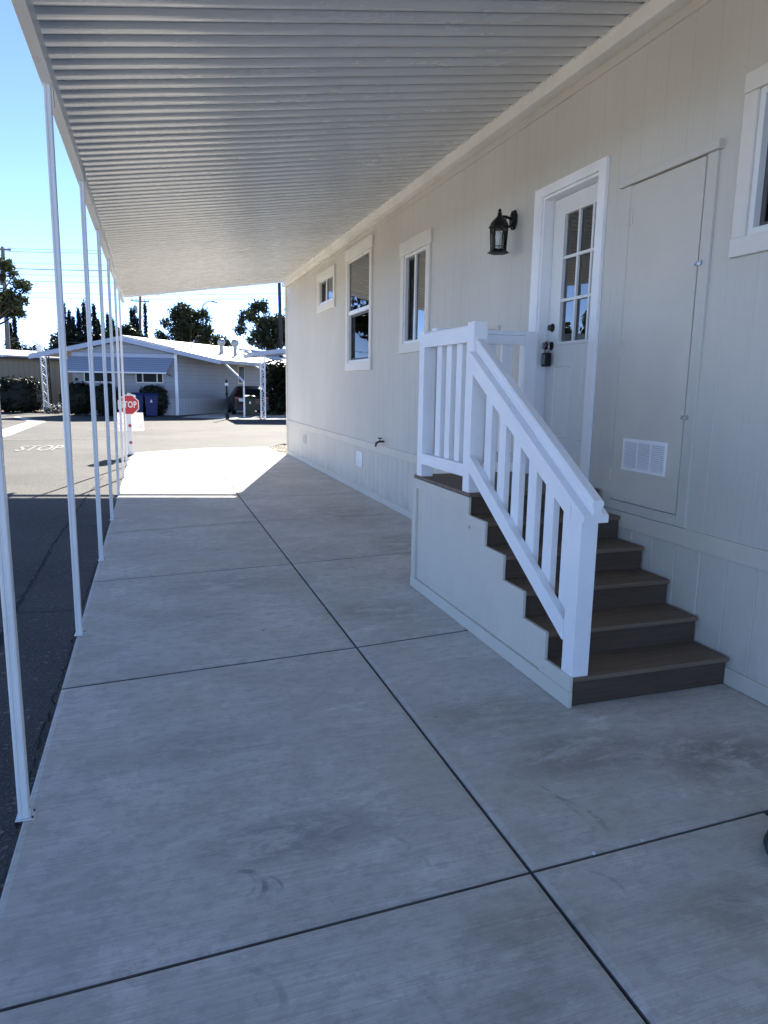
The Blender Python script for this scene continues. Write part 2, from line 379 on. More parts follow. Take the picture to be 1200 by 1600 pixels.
# concrete gutter band, stop line and word on the street
gb = MB(); gb.quad(*[(x, y, -.008) for x, y in [(-5.4, 18.5), (-4.172, 22.494), (-4.056, 23.261), (-4.10, 31.366), (-4.6, 32.5), (-5.713, 35.343), (-5.95, 35.343), (-4.735, 31.2), (-4.753, 25.718), (-5.9, 18.5)]])
tag(gb.build('street_gutter', CONC2), kind='structure')
RPAINT = None
k = NT('worn_road_paint'); nn = k.noise(14, detail=6, rough=.7); RPAINT = k.out(k.mix(k.ramp(nn, .42, .62, 0, .75), (.09, .088, .082), (.36, .35, .33)), .8)
sl_ = MB(); sl_.quad((-4.6, 21.42, -.004), (-1.2, 21.58, -.004), (-1.2, 21.68, -.004), (-4.6, 21.52, -.004)); tag(sl_.build('stop_line', RPAINT), kind='structure')
ap = MB(); ap.quad(*[(x, y, -.006) for x, y in [(1.3, 34.8), (3.2, 33.2), (4.8, 32.9), (7.6, 30.7), (12, 36), (7, 44), (2.4, 37.6)]]); tag(ap.build('neighbour_driveway', CONC2), kind='structure')

def text_mesh(name, body, size, m, extrude=.002, bold=.0, parent=None, sx=1, rot=None, loc=(0, 0, 0), spacing=1):
    cu_ = bpy.data.curves.new(name, 'FONT'); cu_.body = body; cu_.size = size; cu_.align_x = 'CENTER'; cu_.align_y = 'CENTER'
    cu_.extrude = extrude; cu_.offset = bold; cu_.space_character = spacing
    t = bpy.data.objects.new(name, cu_); COL.objects.link(t); bpy.context.view_layer.update()
    me = bpy.data.meshes.new_from_object(t.evaluated_get(bpy.context.evaluated_depsgraph_get())); bpy.data.objects.remove(t)
    Mx = Matrix.Translation(Vector(loc)) @ (rot or Matrix()) @ Matrix.Diagonal((sx, 1, 1, 1)); me.transform(Mx)
    if parent: me.transform(Matrix.Translation(-Vector(root_loc(parent))))
    me.materials.clear(); me.materials.append(m)
    o = bpy.data.objects.new(name, me); COL.objects.link(o)
    if parent: o.parent = parent
    return o
tag(text_mesh('street_lettering', 'STOP', 2.0, RPAINT, .001, .02, sx=.205, rot=Matrix.Rotation(R(0), 4, 'Z'), loc=(-2.62, 18.65, -.004)), kind='structure')

# gravel strips
def gravel(name, poly_fn, n, size, z=0):
    mb = MB(); cols = []
    for i in range(n):
        x, y = poly_fn(); s = size*random.uniform(.5, 1.3); h = s*random.uniform(.5, .8)
        pts = []
        for (a, r_, zz) in [(j*60+random.uniform(-15, 15), 1, 0) for j in range(6)]:
            pts.append((x+s*math.cos(R(a))*random.uniform(.75, 1.1), y+s*math.sin(R(a))*random.uniform(.75, 1.1)))
        b = len(mb.v); zb = z-.01
        mb.v += [(p[0], p[1], zb) for p in pts] + [((p[0]*.9+x*.1), (p[1]*.9+y*.1), zb+h*.8) for p in pts] + [(x, y, zb+h*1.25)]
        for j in range(6):
            j2 = (j+1) % 6; mb.f += [(b+j, b+j2, b+6+j2, b+6+j), (b+6+j, b+6+j2, b+12)]
    k_ = NT(name+'_stone'); vv = k_.noise(28, detail=1)
    m = k_.out(k_.mix(k_.ramp(vv, .35, .65, 0, 1), (.2, .17, .13), (.62, .58, .5)), .8)
    return tag(mb.build(name, m, smooth=False, recalc=False), kind='stuff')
gravel('gravel', lambda: (random.uniform(2.86, 4.2), random.uniform(16.2, 18.9)), 1500, .022, -.02)
gravel('gravel', lambda: (random.uniform(2.2, 2.94), random.uniform(-.8, 1.88)), 1600, .016, -.025)

# ------------------------------------------------------------ the mobile home
XW = 2.96
home = empty('mobile_home', (XW, -3, 0), 'long beige manufactured home with white door and grooved siding along the driveway', 'house')
def siding(mb, X, y0, y1, z0, z1, holes=(), pitch=.2035, gw=.0055, gd=.0018, ph=3.144, seams=True):
    bp = {y0, y1}
    n0 = math.floor((y0-ph)/pitch)-1; gs = []
    g = n0
    while ph+g*pitch < y1+pitch:
        a = ph+g*pitch
        if a-gw > y0 and a+gw < y1:
            wide = gw*(1.5 if seams and g % 6 == 0 else 1)
            gs.append((a, wide)); bp |= {a-wide/2, a-wide/5, a+wide/5, a+wide/2}
        g += 1
    for h in holes: bp |= {h[0], h[1]}
    bp = sorted(b for b in bp if y0 <= b <= y1); A = np.array([g_[0] for g_ in gs]); Wd = np.array([g_[1] for g_ in gs])
    def dep(y):
        if len(A) == 0: return 0
        i = np.argmin(abs(A-y)); d = abs(A[i]-y)
        return gd if d <= Wd[i]/5+1e-6 else 0
    for a, b in zip(bp[:-1], bp[1:]):
        if b-a < 1e-7: continue
        m_ = (a+b)/2; iv = [(z0, z1)]
        for h in holes:
            if h[0] <= m_ <= h[1]:
                nv = []
                for (p, q) in iv:
                    if h[2] > p: nv.append((p, min(q, h[2])))
                    if h[3] < q: nv.append((max(p, h[3]), q))
                iv = [t for t in nv if t[1]-t[0] > 1e-6]
        da, db = dep(a), dep(b)
        for (p, q) in iv:
            mb.quad((X+da, a, p), (X+da, a, q), (X+db, b, q), (X+db, b, p))
# openings: y0,y1,z0,z1
H_DOOR = (4.355, 5.085, .915, 3.05); H_BIG = (2.36, 3.03, 2.385, 3.085); H_W3 = (7.54, 8.26, 2.10, 3.13); H_W2 = (9.68, 10.83, 1.945, 3.46); H_W1 = (11.75, 12.81, 3.005, 3.43)
H_HATCH = (3.352, 3.995, .865, 2.87)
holes = [H_DOOR, H_BIG, H_W3, H_W2, H_W1, H_HATCH]
mb = MB(); siding(mb, XW, -3, 16.16, .785, 3.87, holes); mb.build('wall', SIDE, home, recalc=False)
mb = MB(); siding(mb, XW, -3, 16.16, .08, .70, [(4.355, 5.085, .915, 1)], pitch=.2035, gw=.014, gd=.007); mb.build('skirting', SKIRTM, home, recalc=False)
mb = MB(); mb.box(XW-.016, -3, .692, XW+.02, 16.13, .797); mb.build('belly_band', TRIMB, home, bev=.003)
mb = MB(); mb.box(XW-.014, -3, .003, XW+.02, 16.13, .098); mb.build('base_board', TRIMB, home, bev=.003)
mb = MB(); mb.box(XW-.022, 16.06, .0, XW+.04, 16.185, 3.86); mb.build('corner_trim', TRIMB, home, bev=.004)
mb = MB(); mb.box(XW-.010, -3, 3.668, XW+.015, 16.05, 3.712); mb.build('frieze_board', SIDE, home, bev=.003)
mb = MB()   # far end wall, rear wall, near wall, interior floor, ceiling
mb.box(XW+.03, 16.10, 0, 10.2, 16.15, 3.86); mb.box(10.15, -3, 0, 10.2, 16.1, 3.86); mb.box(XW+.03, -3, 0, 10.15, -2.95, 3.86)
mb.build('end_wall', SIDE, home)
mb = MB(); mb.box(XW+.09, -2.9, .84, 10.1, 16.05, .9); mb.box(XW+.09, -2.9, 3.78, 10.1, 16.05, 3.84); mb.box(6.3, -2.9, .9, 6.36, 16.05, 3.78)
for yy in (1.4, 6.6, 9.1, 11.4): mb.box(XW+.2, yy, .9, 6.3, yy+.06, 3.78)
mb.build('interior', INTER, home)
mb = MB(); mb.hexa([(XW-.02, -3.2, 3.92), (10.4, -3.2, 3.92), (10.4, 16.35, 3.92), (XW-.02, 16.35, 3.92)], [(XW-.02, -3.2, 3.99), (10.4, -3.2, 3.99), (10.4, 16.35, 3.99), (XW-.02, 16.35, 3.99)])
mb.hexa([(XW+.1, -3.2, 3.995), (10.3, -3.2, 3.995), (10.3, 16.35, 3.995), (XW+.1, 16.35, 3.995)], [(6.55, -3.2, 4.75), (6.65, -3.2, 4.75), (6.65, 16.35, 4.75), (6.55, 16.35, 4.75)])
mb.build('roof', ROOFM, home)

def window(h, side, head, sill, tr=.1, style='slider', mull=None, lab=None, mat=TRIMC, curtain=False):
    y0, y1, z0, z1 = h
    f = MB()
    f.box(XW-.026, y0-tr, z0, XW+.0, y0-.001, z1); f.box(XW-.026, y1+.001, z0, XW+.0, y1+tr, z1)
    f.box(XW-.032, y0-tr-side, z1+.001, XW+.0, y1+tr+side, z1+head); f.box(XW-.032, y0-tr-side*.3, z0-sill, XW+.0, y1+tr+side*.3, z0-.001)
    o = f.build('window', mat, home, bev=.003)
    if lab: o['label'] = lab
    g = MB(); e = .035
    for (a, b, c, d) in ((y0, y0+e, z0, z1), (y1-e, y1, z0, z1), (y0+e, y1-e, z0, z0+e), (y0+e, y1-e, z1-e, z1)): g.box(XW-.012, a, c, XW+.085, b, d)
    if style == 'slider': g.box(XW-.002, mull-.022, z0+e, XW+.05, mull+.022, z1-e)
    else: g.box(XW-.008, y0+e, mull-.03, XW+.05, y1-e, mull+.03)
    g.build('frame', ALU, o, bev=.003)
    if style == 'slider':
        MB().box(XW+.018, y0+e, z0+e, XW+.022, mull-.022, z1-e).build('pane', GLASS, o)
        s_ = MB(); ya, yb = mull+.022, y1-e
        for (a, b, c, d) in ((ya, ya+.025, z0+e, z1-e), (yb-.025, yb, z0+e, z1-e), (ya+.025, yb-.025, z0+e, z0+e+.025), (ya+.025, yb-.025, z1-e-.025, z1-e)): s_.box(XW+.03, a, c, XW+.05, b, d)
        s_.build('sash', paint('screen_frame', (.09, .09, .09), .5), o)
        MB().box(XW+.040, ya+.025, z0+e+.025, XW+.043, yb-.025, z1-e-.025).build('screen', GLASSD, o)
    else:
        MB().box(XW+.008, y0+e, mull+.03, XW+.012, y1-e, z1-e).build('pane', GLASS, o)
        s_ = MB(); za, zb = z0+e, mull-.03
        for (a, b, c, d) in ((y0+e, y0+e+.03, za, zb), (y1-e-.03, y1-e, za, zb), (y0+e+.03, y1-e-.03, za, za+.03), (y0+e+.03, y1-e-.03, zb-.03, zb)): s_.box(XW+.03, a, c, XW+.05, b, d)
        s_.build('sash', paint('screen_frame2', (.08, .08, .08), .5), o)
        MB().box(XW+.040, y0+e+.03, za+.03, XW+.043, y1-e-.03, zb-.03).build('screen', GLASSD, o)
    if curtain:
        c = MB(); n = 60; ya, yb = y0+.02, y1-.02
        for i in range(n):
            a = ya+(yb-ya)*i/n; b = ya+(yb-ya)*(i+1)/n
            xa = XW+.13+.012*math.sin(i*1.1); xb = XW+.13+.012*math.sin((i+1)*1.1)
            c.quad((xa, a, z0-.05), (xb, b, z0-.05), (xb, b, z0+.42), (xa, a, z0+.42))
        k = NT('chevron_curtain'); sep = k.n('ShaderNodeSeparateXYZ'); k.L(k.pos, sep.inputs[0])
        tri = k.math('PINGPONG', sep.outputs[1], .09); t = k.math('ADD', sep.outputs[2], tri)
        wv = k.math('PINGPONG', t, .035); col = k.mix(k.ramp(wv, .014, .02, 0, 1), (.75, .75, .72), (.12, .13, .14))
        k.out(col, .9); c.build('curtain', k.m, o)
    return o
window(H_BIG, .0, .095, .095, .09, 'slider', 2.62, 'large cream framed window cut off by the right edge of the photo')
window(H_W3, .035, .155, .105, .11, 'slider', 7.925, 'tall narrow sliding window between the railing and the wall lantern')
window(H_W2, .035, .165, .125, .10, 'hung', 2.69, 'tallest window with an upper pane and a dark lower pane', curtain=True)
window(H_W1, .02, .115, .13, .10, 'slider', 12.30, 'small high window nearest the far corner')

# door
y0, y1, z0, z1 = H_DOOR
d = MB(); e = .075
d.box(XW-.028, y0-e-.01, .93, XW+.0, y0+.0, z1+.07); d.box(XW-.028, y1, .93, XW+.0, y1+e+.04, z1+.07); d.box(XW-.028, y0, z1, XW+.0, y1, z1+.07)
d.box(XW-.014, y0+.001, .93, XW+.09, y0+.02, z1-.001); d.box(XW-.014, y1-.02, .93, XW+.09, y1-.001, z1-.001); d.box(XW-.014, y0+.021, z1-.022, XW+.09, y1-.021, z1-.001)
fr = d.build('door_frame', WHITE, home, bev=.003)
MB().box(XW-.03, y0+.002, .916, XW+.12, y1-.002, .942).build('threshold', STEEL, fr, bev=.003)
DX = XW+.075; ly0, ly1 = y0+.024, y1-.024; GZ0, GZ1 = 1.955, 2.89; GY0, GY1 = 4.405, 4.885
leaf = MB()
for (a, b, c, dd) in ((ly0, GY0-.025, .95, z1-.026), (GY1+.025, ly1, .95, z1-.026), (GY0-.025, GY1+.025, .95, GZ0-.025), (GY0-.025, GY1+.025, GZ1+.025, z1-.026)):
    leaf.box(DX, a, c, DX+.04, b, dd)
door = leaf.build('door', DOORW, home)
door['label'] = 'white front door with nine small panes above two raised panels'
lf = MB(); t = .025
for (a, b, c, dd) in ((GY0-t, GY0, GZ0-t, GZ1+t), (GY1, GY1+t, GZ0-t, GZ1+t), (GY0, GY1, GZ0-t, GZ0), (GY0, GY1, GZ1, GZ1+t)): lf.box(DX-.014, a, c, DX+.045, b, dd)
for ym in (4.700, 4.524): lf.box(DX-.008, ym-.011, GZ0, DX+.012, ym+.011, GZ1)
for zm in (2.265, 2.578):
    for (a, b) in ((GY0, 4.513), (4.535, 4.689), (4.711, GY1)): lf.box(DX-.008, a, zm-.011, DX+.012, b, zm+.011)
lf.build('glazing_bars', DOORW, door, bev=.002)
MB().box(DX+.014, GY0, GZ0, DX+.018, GY1, GZ1).build('pane', GLASS, door)
for (a, b) in ((4.695, 4.935), (4.395, 4.56)):
    p = MB(); o_, i_, c_ = .0, .018, .045
    def ring(off, x): return [(x, a+off, 1.215+off), (x, b-off, 1.215+off), (x, b-off, 1.77-off), (x, a+off, 1.77-off)]
    Ls = [ring(0, DX-.0005), ring(.006, DX-.009), ring(.018, DX-.002), ring(.05, DX-.011)]
    n = len(p.v)
    for L_ in Ls: p.v += L_
    for q in range(3):
        for j in range(4): p.f.append((n+q*4+j, n+q*4+(j+1) % 4, n+q*4+4+(j+1) % 4, n+q*4+4+j))
    p.f.append((n+12, n+13, n+14, n+15)); p.build('raised_panel', DOORW, door, recalc=False)
def disc_x(mb, x0, x1, y, z, r0, r1, k=20):
    mb.hexa([(x1, y+r1*math.cos(2*math.pi*i/k), z+r1*math.sin(2*math.pi*i/k)) for i in range(k)], [(x0, y+r0*math.cos(2*math.pi*i/k), z+r0*math.sin(2*math.pi*i/k)) for i in range(k)]); return mb
kb = MB(); disc_x(kb, DX-.012, DX, 5.0, 2.07, .028, .034); disc_x(kb, DX-.032, DX-.012, 5.0, 2.07, .022, .024); kb.build('deadbolt', BRONZE, door, smooth=False)
kb = MB(); disc_x(kb, DX-.01, DX, 5.0, 1.93, .03, .034); disc_x(kb, DX-.035, DX-.01, 5.0, 1.93, .014, .014); disc_x(kb, DX-.05, DX-.035, 5.0, 1.93, .032, .022); disc_x(kb, DX-.068, DX-.05, 5.0, 1.93, .024, .032)
kb.build('handle', BRONZE, door)
# lockbox hanging from the knob
lb = empty('lockbox', (DX-.05, 5.0, 1.78), 'black key lockbox hanging from the front door knob', 'lockbox')
m_ = MB(); m_.box(DX-.062, 4.962, 1.77, DX-.018, 5.038, 1.875); m_.build('case', BLACK, lb, bev=.008)
m_ = MB(); m_.tube([(DX-.04, 4.975, 1.87), (DX-.04, 4.972, 1.935), (DX-.04, 4.985, 1.965), (DX-.04, 5.015, 1.965), (DX-.04, 5.028, 1.935), (DX-.04, 5.025, 1.87)], .006, 8); m_.build('shackle', STEEL, lb, smooth=True)
m_ = MB(); m_.box(DX-.066, 4.975, 1.785, DX-.0625, 5.025, 1.86); m_.build('dial_cover', BRONZE, lb, bev=.002)

# utility cupboard
y0, y1, z0, z1 = H_HATCH
f = MB(); f.box(XW-.018, y1+.001, .80, XW+.03, y1+.082, z1); f.box(XW-.018, y0-.078, .80, XW+.03, y0-.001, z1); f.box(XW-.018, y0, .80, XW+.03, y1, z0-.002)
f.box(XW-.040, y0-.10, z1+.001, XW+.03, y1+.105, z1+.05)
hf = f.build('cupboard_frame', SIDE, home, bev=.003)
hd = MB().box(XW-.020, y0+.006, z0+.004, XW+.03, y1-.004, z1-.006).build('cupboard_door', TRIMB, home, bev=.002)
hd['label'] = 'tall flat utility cupboard door with three hinges and a white vent'
MB().box(XW+.031, y0, z0, XW+.034, y1, z1).build('backing', DARKGAP, hf)
for zz in (2.675, 1.862, 1.034):
    hg = MB(); yc = y1-.001
    hg.box(XW-.021, yc, zz-.045, XW-.0185, yc+.03, zz+.045); hg.box(XW-.0235, yc-.035, zz-.045, XW-.0205, yc-.006, zz+.045)
    hg.tube([(XW-.026, yc-.002, zz-.05), (XW-.026, yc-.002, zz+.05)], .006, 8); hg.build('hinge', TRIMB, hd)
for zz in (2.30, 1.445):
    lt = MB(); lt.box(XW-.03, y0-.03, zz-.012, XW-.0235, y0+.0, zz+.012); lt.tube([(XW-.028, y0-.02, zz+.01), (XW-.028, y0+.018, zz-.006)], .004, 8); lt.box(XW-.026, y0+.010, zz-.012, XW-.0205, y0+.024, zz+.012); lt.build('latch', STEEL, hd)
vy0, vy1, vz0, vz1 = 3.468, 3.884, 1.08, 1.286
v = MB(); tt = .018; X1 = XW-.0205
for (a, b, c, dd) in ((vy0, vy1, vz0, vz0+tt), (vy0, vy1, vz1-tt, vz1), (vy0, vy0+tt, vz0+tt, vz1-tt), (vy1-tt, vy1, vz0+tt, vz1-tt)): v.box(X1-.006, a, c, X1, b, dd)
cw = (vy1-vy0-2*tt)/3
for i in (1, 2): v.box(X1-.006, vy0+tt+cw*i-.006, vz0+tt, X1, vy0+tt+cw*i+.006, vz1-tt)
for j in range(15):
    zz = vz0+tt+(vz1-vz0-2*tt)*(j+.15)/15
    for i in range(3):
        a = vy0+tt+cw*i+(.007 if i else 0); b = vy0+tt+cw*(i+1)-(.007 if i < 2 else 0)
        v.quad((X1-.001, a, zz+.009), (X1-.001, b, zz+.009), (X1-.008, b, zz), (X1-.008, a, zz))
for (a, b) in ((vy0+.008, vz0+.008), (vy1-.008, vz0+.008), ((vy0+vy1)/2, vz0+.008), (vy0+.008, vz1-.008), (vy1-.008, vz1-.008), ((vy0+vy1)/2, vz1-.008)): disc_x(v, X1-.009, X1-.0055, a, b, .003, .004, 8)
vo = v.build('vent', VENTW, home); MB().box(X1-.0006, vy0+.01, vz0+.01, X1, vy1-.01, vz1-.01).build('vent_backing', paint('vent_shadow', (.1, .1, .1), .8), vo)
# skirt vents, spigot, hook
for (yy, zz, hh, wd, m) in ((10.15, .50, .22, .30, VENTW), (14.2, .50, .20, .30, TRIMB)):
    v = MB(); v.box(XW-.012, yy-wd/2, zz-hh/2, XW-.004, yy+wd/2, zz-hh/2+.02); v.box(XW-.012, yy-wd/2, zz+hh/2-.02, XW-.004, yy+wd/2, zz+hh/2)
    for s_ in (-1, 0, 1): v.box(XW-.012, yy+s_*(wd/2-.01)-.01, zz-hh/2+.02, XW-.004, yy+s_*(wd/2-.01)+.01, zz+hh/2-.02)
    for j in range(7):
        z_ = zz-hh/2+.03+j*(hh-.05)/7; v.quad((XW-.005, yy-wd/2+.01, z_+.015), (XW-.005, yy+wd/2-.01, z_+.015), (XW-.013, yy+wd/2-.01, z_), (XW-.013, yy-wd/2+.01, z_))
    v.build('skirt_vent', m, home)
s = MB(); s.tube([(XW+.01, 8.99, .86), (XW-.07, 8.99, .86), (XW-.11, 8.99, .84), (XW-.12, 8.99, .79)], [.014, .014, .016, .014], 10)
s.tube([(XW-.06, 8.99, .86), (XW-.06, 8.99, .905)], .007, 8)
for a in range(5):
    t = a*math.pi*2/5; s.tube([(XW-.06, 8.99, .905), (XW-.06+.03*math.cos(t), 8.99+.03*math.sin(t), .905)], .008, 6)
s.build('spigot', paint('old_brass', (.09, .06, .045), .4, metal=.8), home)
s = MB(); s.box(XW-.03, 5.735, 2.07, XW-.0, 5.765, 2.14); s.tube([(XW-.02, 5.76, 2.12), (XW-.03, 5.95, 2.122), (XW-.02, 6.12, 2.118)], .004, 6); s.build('cable_clip', TRIMB, home)

# ------------------------------------------------------------ wall lantern
LX, LY, LZ = XW-.175, 5.50, 2.70
ln = empty('wall_lantern', (XW, 5.57, 2.98), 'black six sided coach lantern mounted beside the front door', 'wall lamp')
b = MB()
k8 = 8
def plate(x, r, rz): return [(x, 5.57+r*math.cos(2*math.pi*(i+.5)/k8), 2.985+rz*math.sin(2*math.pi*(i+.5)/k8)) for i in range(k8)]
b.hexa(plate(XW-.002, .062, .085), plate(XW-.022, .055, .078)); b.hexa(plate(XW-.022, .04, .06), plate(XW-.034, .03, .05))
b.build('back_plate', BLACK, ln, bev=.003)
b = MB(); b.tube([(XW-.03, 5.57, 2.99), (XW-.09, 5.545, 3.0), (LX, LY, 2.985)], .011, 10)
b.tube([(XW-.03, 5.57, 2.94), (XW-.06, 5.56, 2.925), (XW-.09, 5.55, 2.945), (XW-.10, 5.54, 2.975), (XW-.085, 5.545, 2.995)], .007, 8)
b.build('arm', BLACK, ln, smooth=True)
b = MB(); b.lathe((LX, LY, LZ), [(.088, .196), (.09, .2), (.082, .206), (.074, .222), (.062, .245), (.042, .268), (.022, .285), (.016, .30), (.02, .31), (.012, .318), (.016, .33), (.008, .345)], 6)
b.build('roof_cap', BLACK, ln)
b = MB(); b.lathe((LX, LY, LZ), [(.05, -.01), (.088, -.004), (.09, .002), (.074, .012), (.066, .022)], 6)
for i in range(6):
    t = 2*math.pi*(i+.5)/6; b.tube([(LX+.062*math.cos(t), LY+.062*math.sin(t), LZ+.02), (LX+.072*math.cos(t), LY+.072*math.sin(t), LZ+.2)], .005, 6)
    t2 = 2*math.pi*(i+1.5)/6
    for (rz, zz) in ((.0635, .045), (.071, .19)): b.tube([(LX+rz*math.cos(t), LY+rz*math.sin(t), LZ+zz), (LX+rz*math.cos(t2), LY+rz*math.sin(t2), LZ+zz)], .0035, 6)
b.build('cage', BLACK, ln)
b = MB(); b.v = [(LX+r_*math.cos(2*math.pi*(i+.5)/6), LY+r_*math.sin(2*math.pi*(i+.5)/6), LZ+z_) for r_, z_ in ((.058, .02), (.067, .2)) for i in range(6)]
b.f = [(i, (i+1) % 6, 6+(i+1) % 6, 6+i) for i in range(6)]
b.build('lamp_glass', CLEAR, ln, recalc=False)
b = MB(); b.lathe((LX, LY, LZ), [(.012, .02), (.014, .075), (.022, .09), (.03, .125), (.026, .155), (.012, .172), (.004, .178)], 12); b.build('bulb', paint('bulb_glass', (.75, .75, .73), .25), ln, smooth=True)

# ------------------------------------------------------------ carport
cp = empty('carport', (-.5, 8, 0), 'white aluminium carport cover with ribbed roof and slim posts over the driveway', 'carport')
def roof_z(x): return 3.352 + (x+.45)*(3.845-3.352)/(2.865+.45)
pn = MB(); XA, XB = -.452, 2.93
P_ = .1457; prof = [(0, .012), (.001, -.001), (.006, -.005), (.014, -.0082), (.026, -.0112), (.045, -.0136), (.07, -.0145), (.095, -.0128), (.108, -.0105), (.1155, -.0085), (.1215, -.0062), (.1275, -.0036), (.130, -.001), (.1307, .026), (.1445, .026)]
yy = 4.139 - P_*36; pts = []
while yy < 16.08-P_:
    for (a, zz) in prof: pts.append((yy+a-.10, zz))
    yy += P_
nx = 3
base = len(pn.v)
for i in range(nx+1):
    x = XA+(XB-XA)*i/nx
    for (a, zz) in pts: pn.v.append((x, a, roof_z(x)+zz))
K = len(pts)
for i in range(nx):
    for j in range(K-1): pn.f.append((base+i*K+j, base+i*K+j+1, base+(i+1)*K+j+1, base+(i+1)*K+j))
YN, YF = pts[0][0], pts[-1][0]
pn.build('roof_panels', PANM, cp, recalc=False)
tp = MB(); tp.hexa([(XA-.02, YN, roof_z(XA)+.075), (XB, YN, roof_z(XB)+.075), (XB, YF, roof_z(XB)+.075), (XA-.02, YF, roof_z(XA)+.075)], [(XA-.02, YN, roof_z(XA)+.08), (XB, YN, roof_z(XB)+.08), (XB, YF, roof_z(XB)+.08), (XA-.02, YF, roof_z(XA)+.08)])
tp.build('roof_top', ALU, cp)
# outer beam (c-channel gutter) along the posts, with joints
bm_ = MB(); bm_.prism([(-.512, 3.236), (-.452, 3.236), (-.452, 3.352), (-.458, 3.44), (-.525, 3.44), (-.525, 3.30)], 'y', YN-.03, 16.15); bm_.build('beam', ALU, cp, bev=.003)
ft = MB(); ft.hexa([(-.45, 16.065, roof_z(-.45)-.016), (2.93, 16.065, roof_z(2.93)-.016), (2.93, 16.125, roof_z(2.93)-.016), (-.45, 16.125, roof_z(-.45)-.016)],
                   [(-.45, 16.065, roof_z(-.45)+.085), (2.93, 16.065, roof_z(2.93)+.085), (2.93, 16.125, roof_z(2.93)+.085), (-.45, 16.125, roof_z(-.45)+.085)]); ft.build('end_fascia', ALU, cp, bev=.003)
hb = MB(); hb.prism([(2.862, 3.735), (2.958, 3.735), (2.958, 3.80), (2.872, 3.80), (2.872, 3.829), (2.862, 3.829)], 'y', YN-.03, 16.14)
hb.prism([(2.846, 3.829), (2.958, 3.829), (2.958, 3.834), (2.846, 3.834)], 'y', YN-.03, 16.14); hb.build('wall_header', paint('header_cream', (.86, .83, .76), .4), cp, bev=.002)
sc0 = MB().tube([(2.854, 0, 3.824), (2.854, 0, 3.829)], .004, 6).build('screw', STEEL, cp)
yy = 1.1
while yy < 13:
    c_ = sc0.copy(); COL.objects.link(c_); c_.parent = cp; c_.location = (0, yy, 0); yy += P_*2
# posts
def post_profile(s=.0190, g=.0022, gw=.003):
    out = []
    for q in range(4):
        a = q*math.pi/2; c_, s_ = round(math.cos(a)), round(math.sin(a))
        for (x, y) in ((s, -s+.004), (s, -gw-.004), (s-g, -gw-.002), (s-g, gw+.002), (s, gw+.004), (s, s-.004), (s-.0015, s-.0015)):
            out.append((x*c_-y*s_, x*s_+y*c_))
    return out
py = [2.655, 4.668, 6.673, 8.669, 10.639, 12.591, 14.426]; px = [-.515, -.505, -.497, -.502, -.508, -.512, -.517]
prof = post_profile(); post0 = None
for i, (yy, xx) in enumerate(zip(py, px)):
    if post0 is None:
        m_ = MB(); m_.hexa([(-.5+a, 8+b_, .004) for a, b_ in prof], [(-.5+.022+a, 8+b_, 3.238) for a, b_ in prof])
        post0 = m_.build('post', ALU, cp)
        m_ = MB(); m_.box(-.528, 7.970, 0.0015, -.462, 8.030, .005); m_.box(-.4805, 7.985, .005, -.4775, 8.015, .04); m_.build('foot_plate', ALU, post0)
        RUST = paint('rusty_bolt', (.06, .04, .03), .8)
        for q_ in (7.978, 8.022): MB().tube([(-.47, q_, .005), (-.47, q_, .011)], .004, 6).build('anchor_bolt', RUST, post0)
        m_ = MB(); m_.box(-.4515, 7.968, 3.24, -.4475, 8.032, 3.35); m_.box(-.4515, 7.975, 3.12, -.4475, 8.025, 3.24)
        m_.build('bracket', ALU, post0, bev=.002)
        p_ = post0
    else: p_ = copy_tree(post0, cp)
    p_.location = (xx+.5, yy-8, 0)

# ------------------------------------------------------------ porch stairs
st = empty('porch_stairs', (2.45, 3.9, 0), 'six brown steps up to the door with white wooden railing and beige side panel', 'stairs')
XS = 1.949
ry = [2.868, 3.118, 3.372, 3.627, 3.882, 4.132]; tz = [.163, .314, .466, .615, .767, .915]
for i in range(6):
    y_ = ry[i]; z_ = tz[i]; zl = tz[i-1] if i else 0.003
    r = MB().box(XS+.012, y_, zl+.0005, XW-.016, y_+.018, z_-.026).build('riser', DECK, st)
    yb = ry[i+1]+.0175 if i < 5 else 5.15
    n = 2 if i < 5 else 7
    t_ = MB(); yfront = y_-.02; wd = (yb-yfront)/n
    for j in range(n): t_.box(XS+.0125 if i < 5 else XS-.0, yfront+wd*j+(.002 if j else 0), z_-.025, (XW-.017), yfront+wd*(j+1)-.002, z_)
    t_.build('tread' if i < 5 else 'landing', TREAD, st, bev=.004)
# side skirt: stepped outline
out = [(5.16, .0), (2.848, .0), (2.848, tz[0]+.006)]
for i in range(5):
    out += [(ry[i+1]-.02, tz[i]+.006-.0), (ry[i+1]-.02, (tz[i+1]+.004) if i < 4 else .888)]
out += [(5.16, .888)]
def P3(X, pts): return [(X, a, b_) for a, b_ in pts]
sk = MB()
# grooved panel as vertical strips following the steps
gy = [y for y in np.arange(2.86, 5.16, .1017)]
def ztop(y):
    for i in range(5, -1, -1):
        if y >= ry[i]-.02-1e-6: return (tz[i]+.006) if i < 5 else .888
    return tz[0]
ysb = sorted(set([2.86, 5.15] + [r_-.02 for r_ in ry[1:]] + [g+o_ for g in gy[1:-1] for o_ in (-.004, -.0015, .0015, .004)]))
for a, b_ in zip(ysb[:-1], ysb[1:]):
    def dp(y): return .001 if any(abs(y-g) < .0016 for g in gy) else 0
    sk.quad((XS+.012+dp(a), a, .0), (XS+.012+dp(a), a, ztop((a+b_)/2)), (XS+.012+dp(b_), b_, ztop((a+b_)/2)), (XS+.012+dp(b_), b_, .0))
sk.build('side_panel', TRIMB, st, recalc=False)
tb = MB(); X0, X1 = XS-.006, XS+.0115; tw = .058
tb.box(X0-.003, 2.848, .002, X1, 5.165, .085)                    # base board
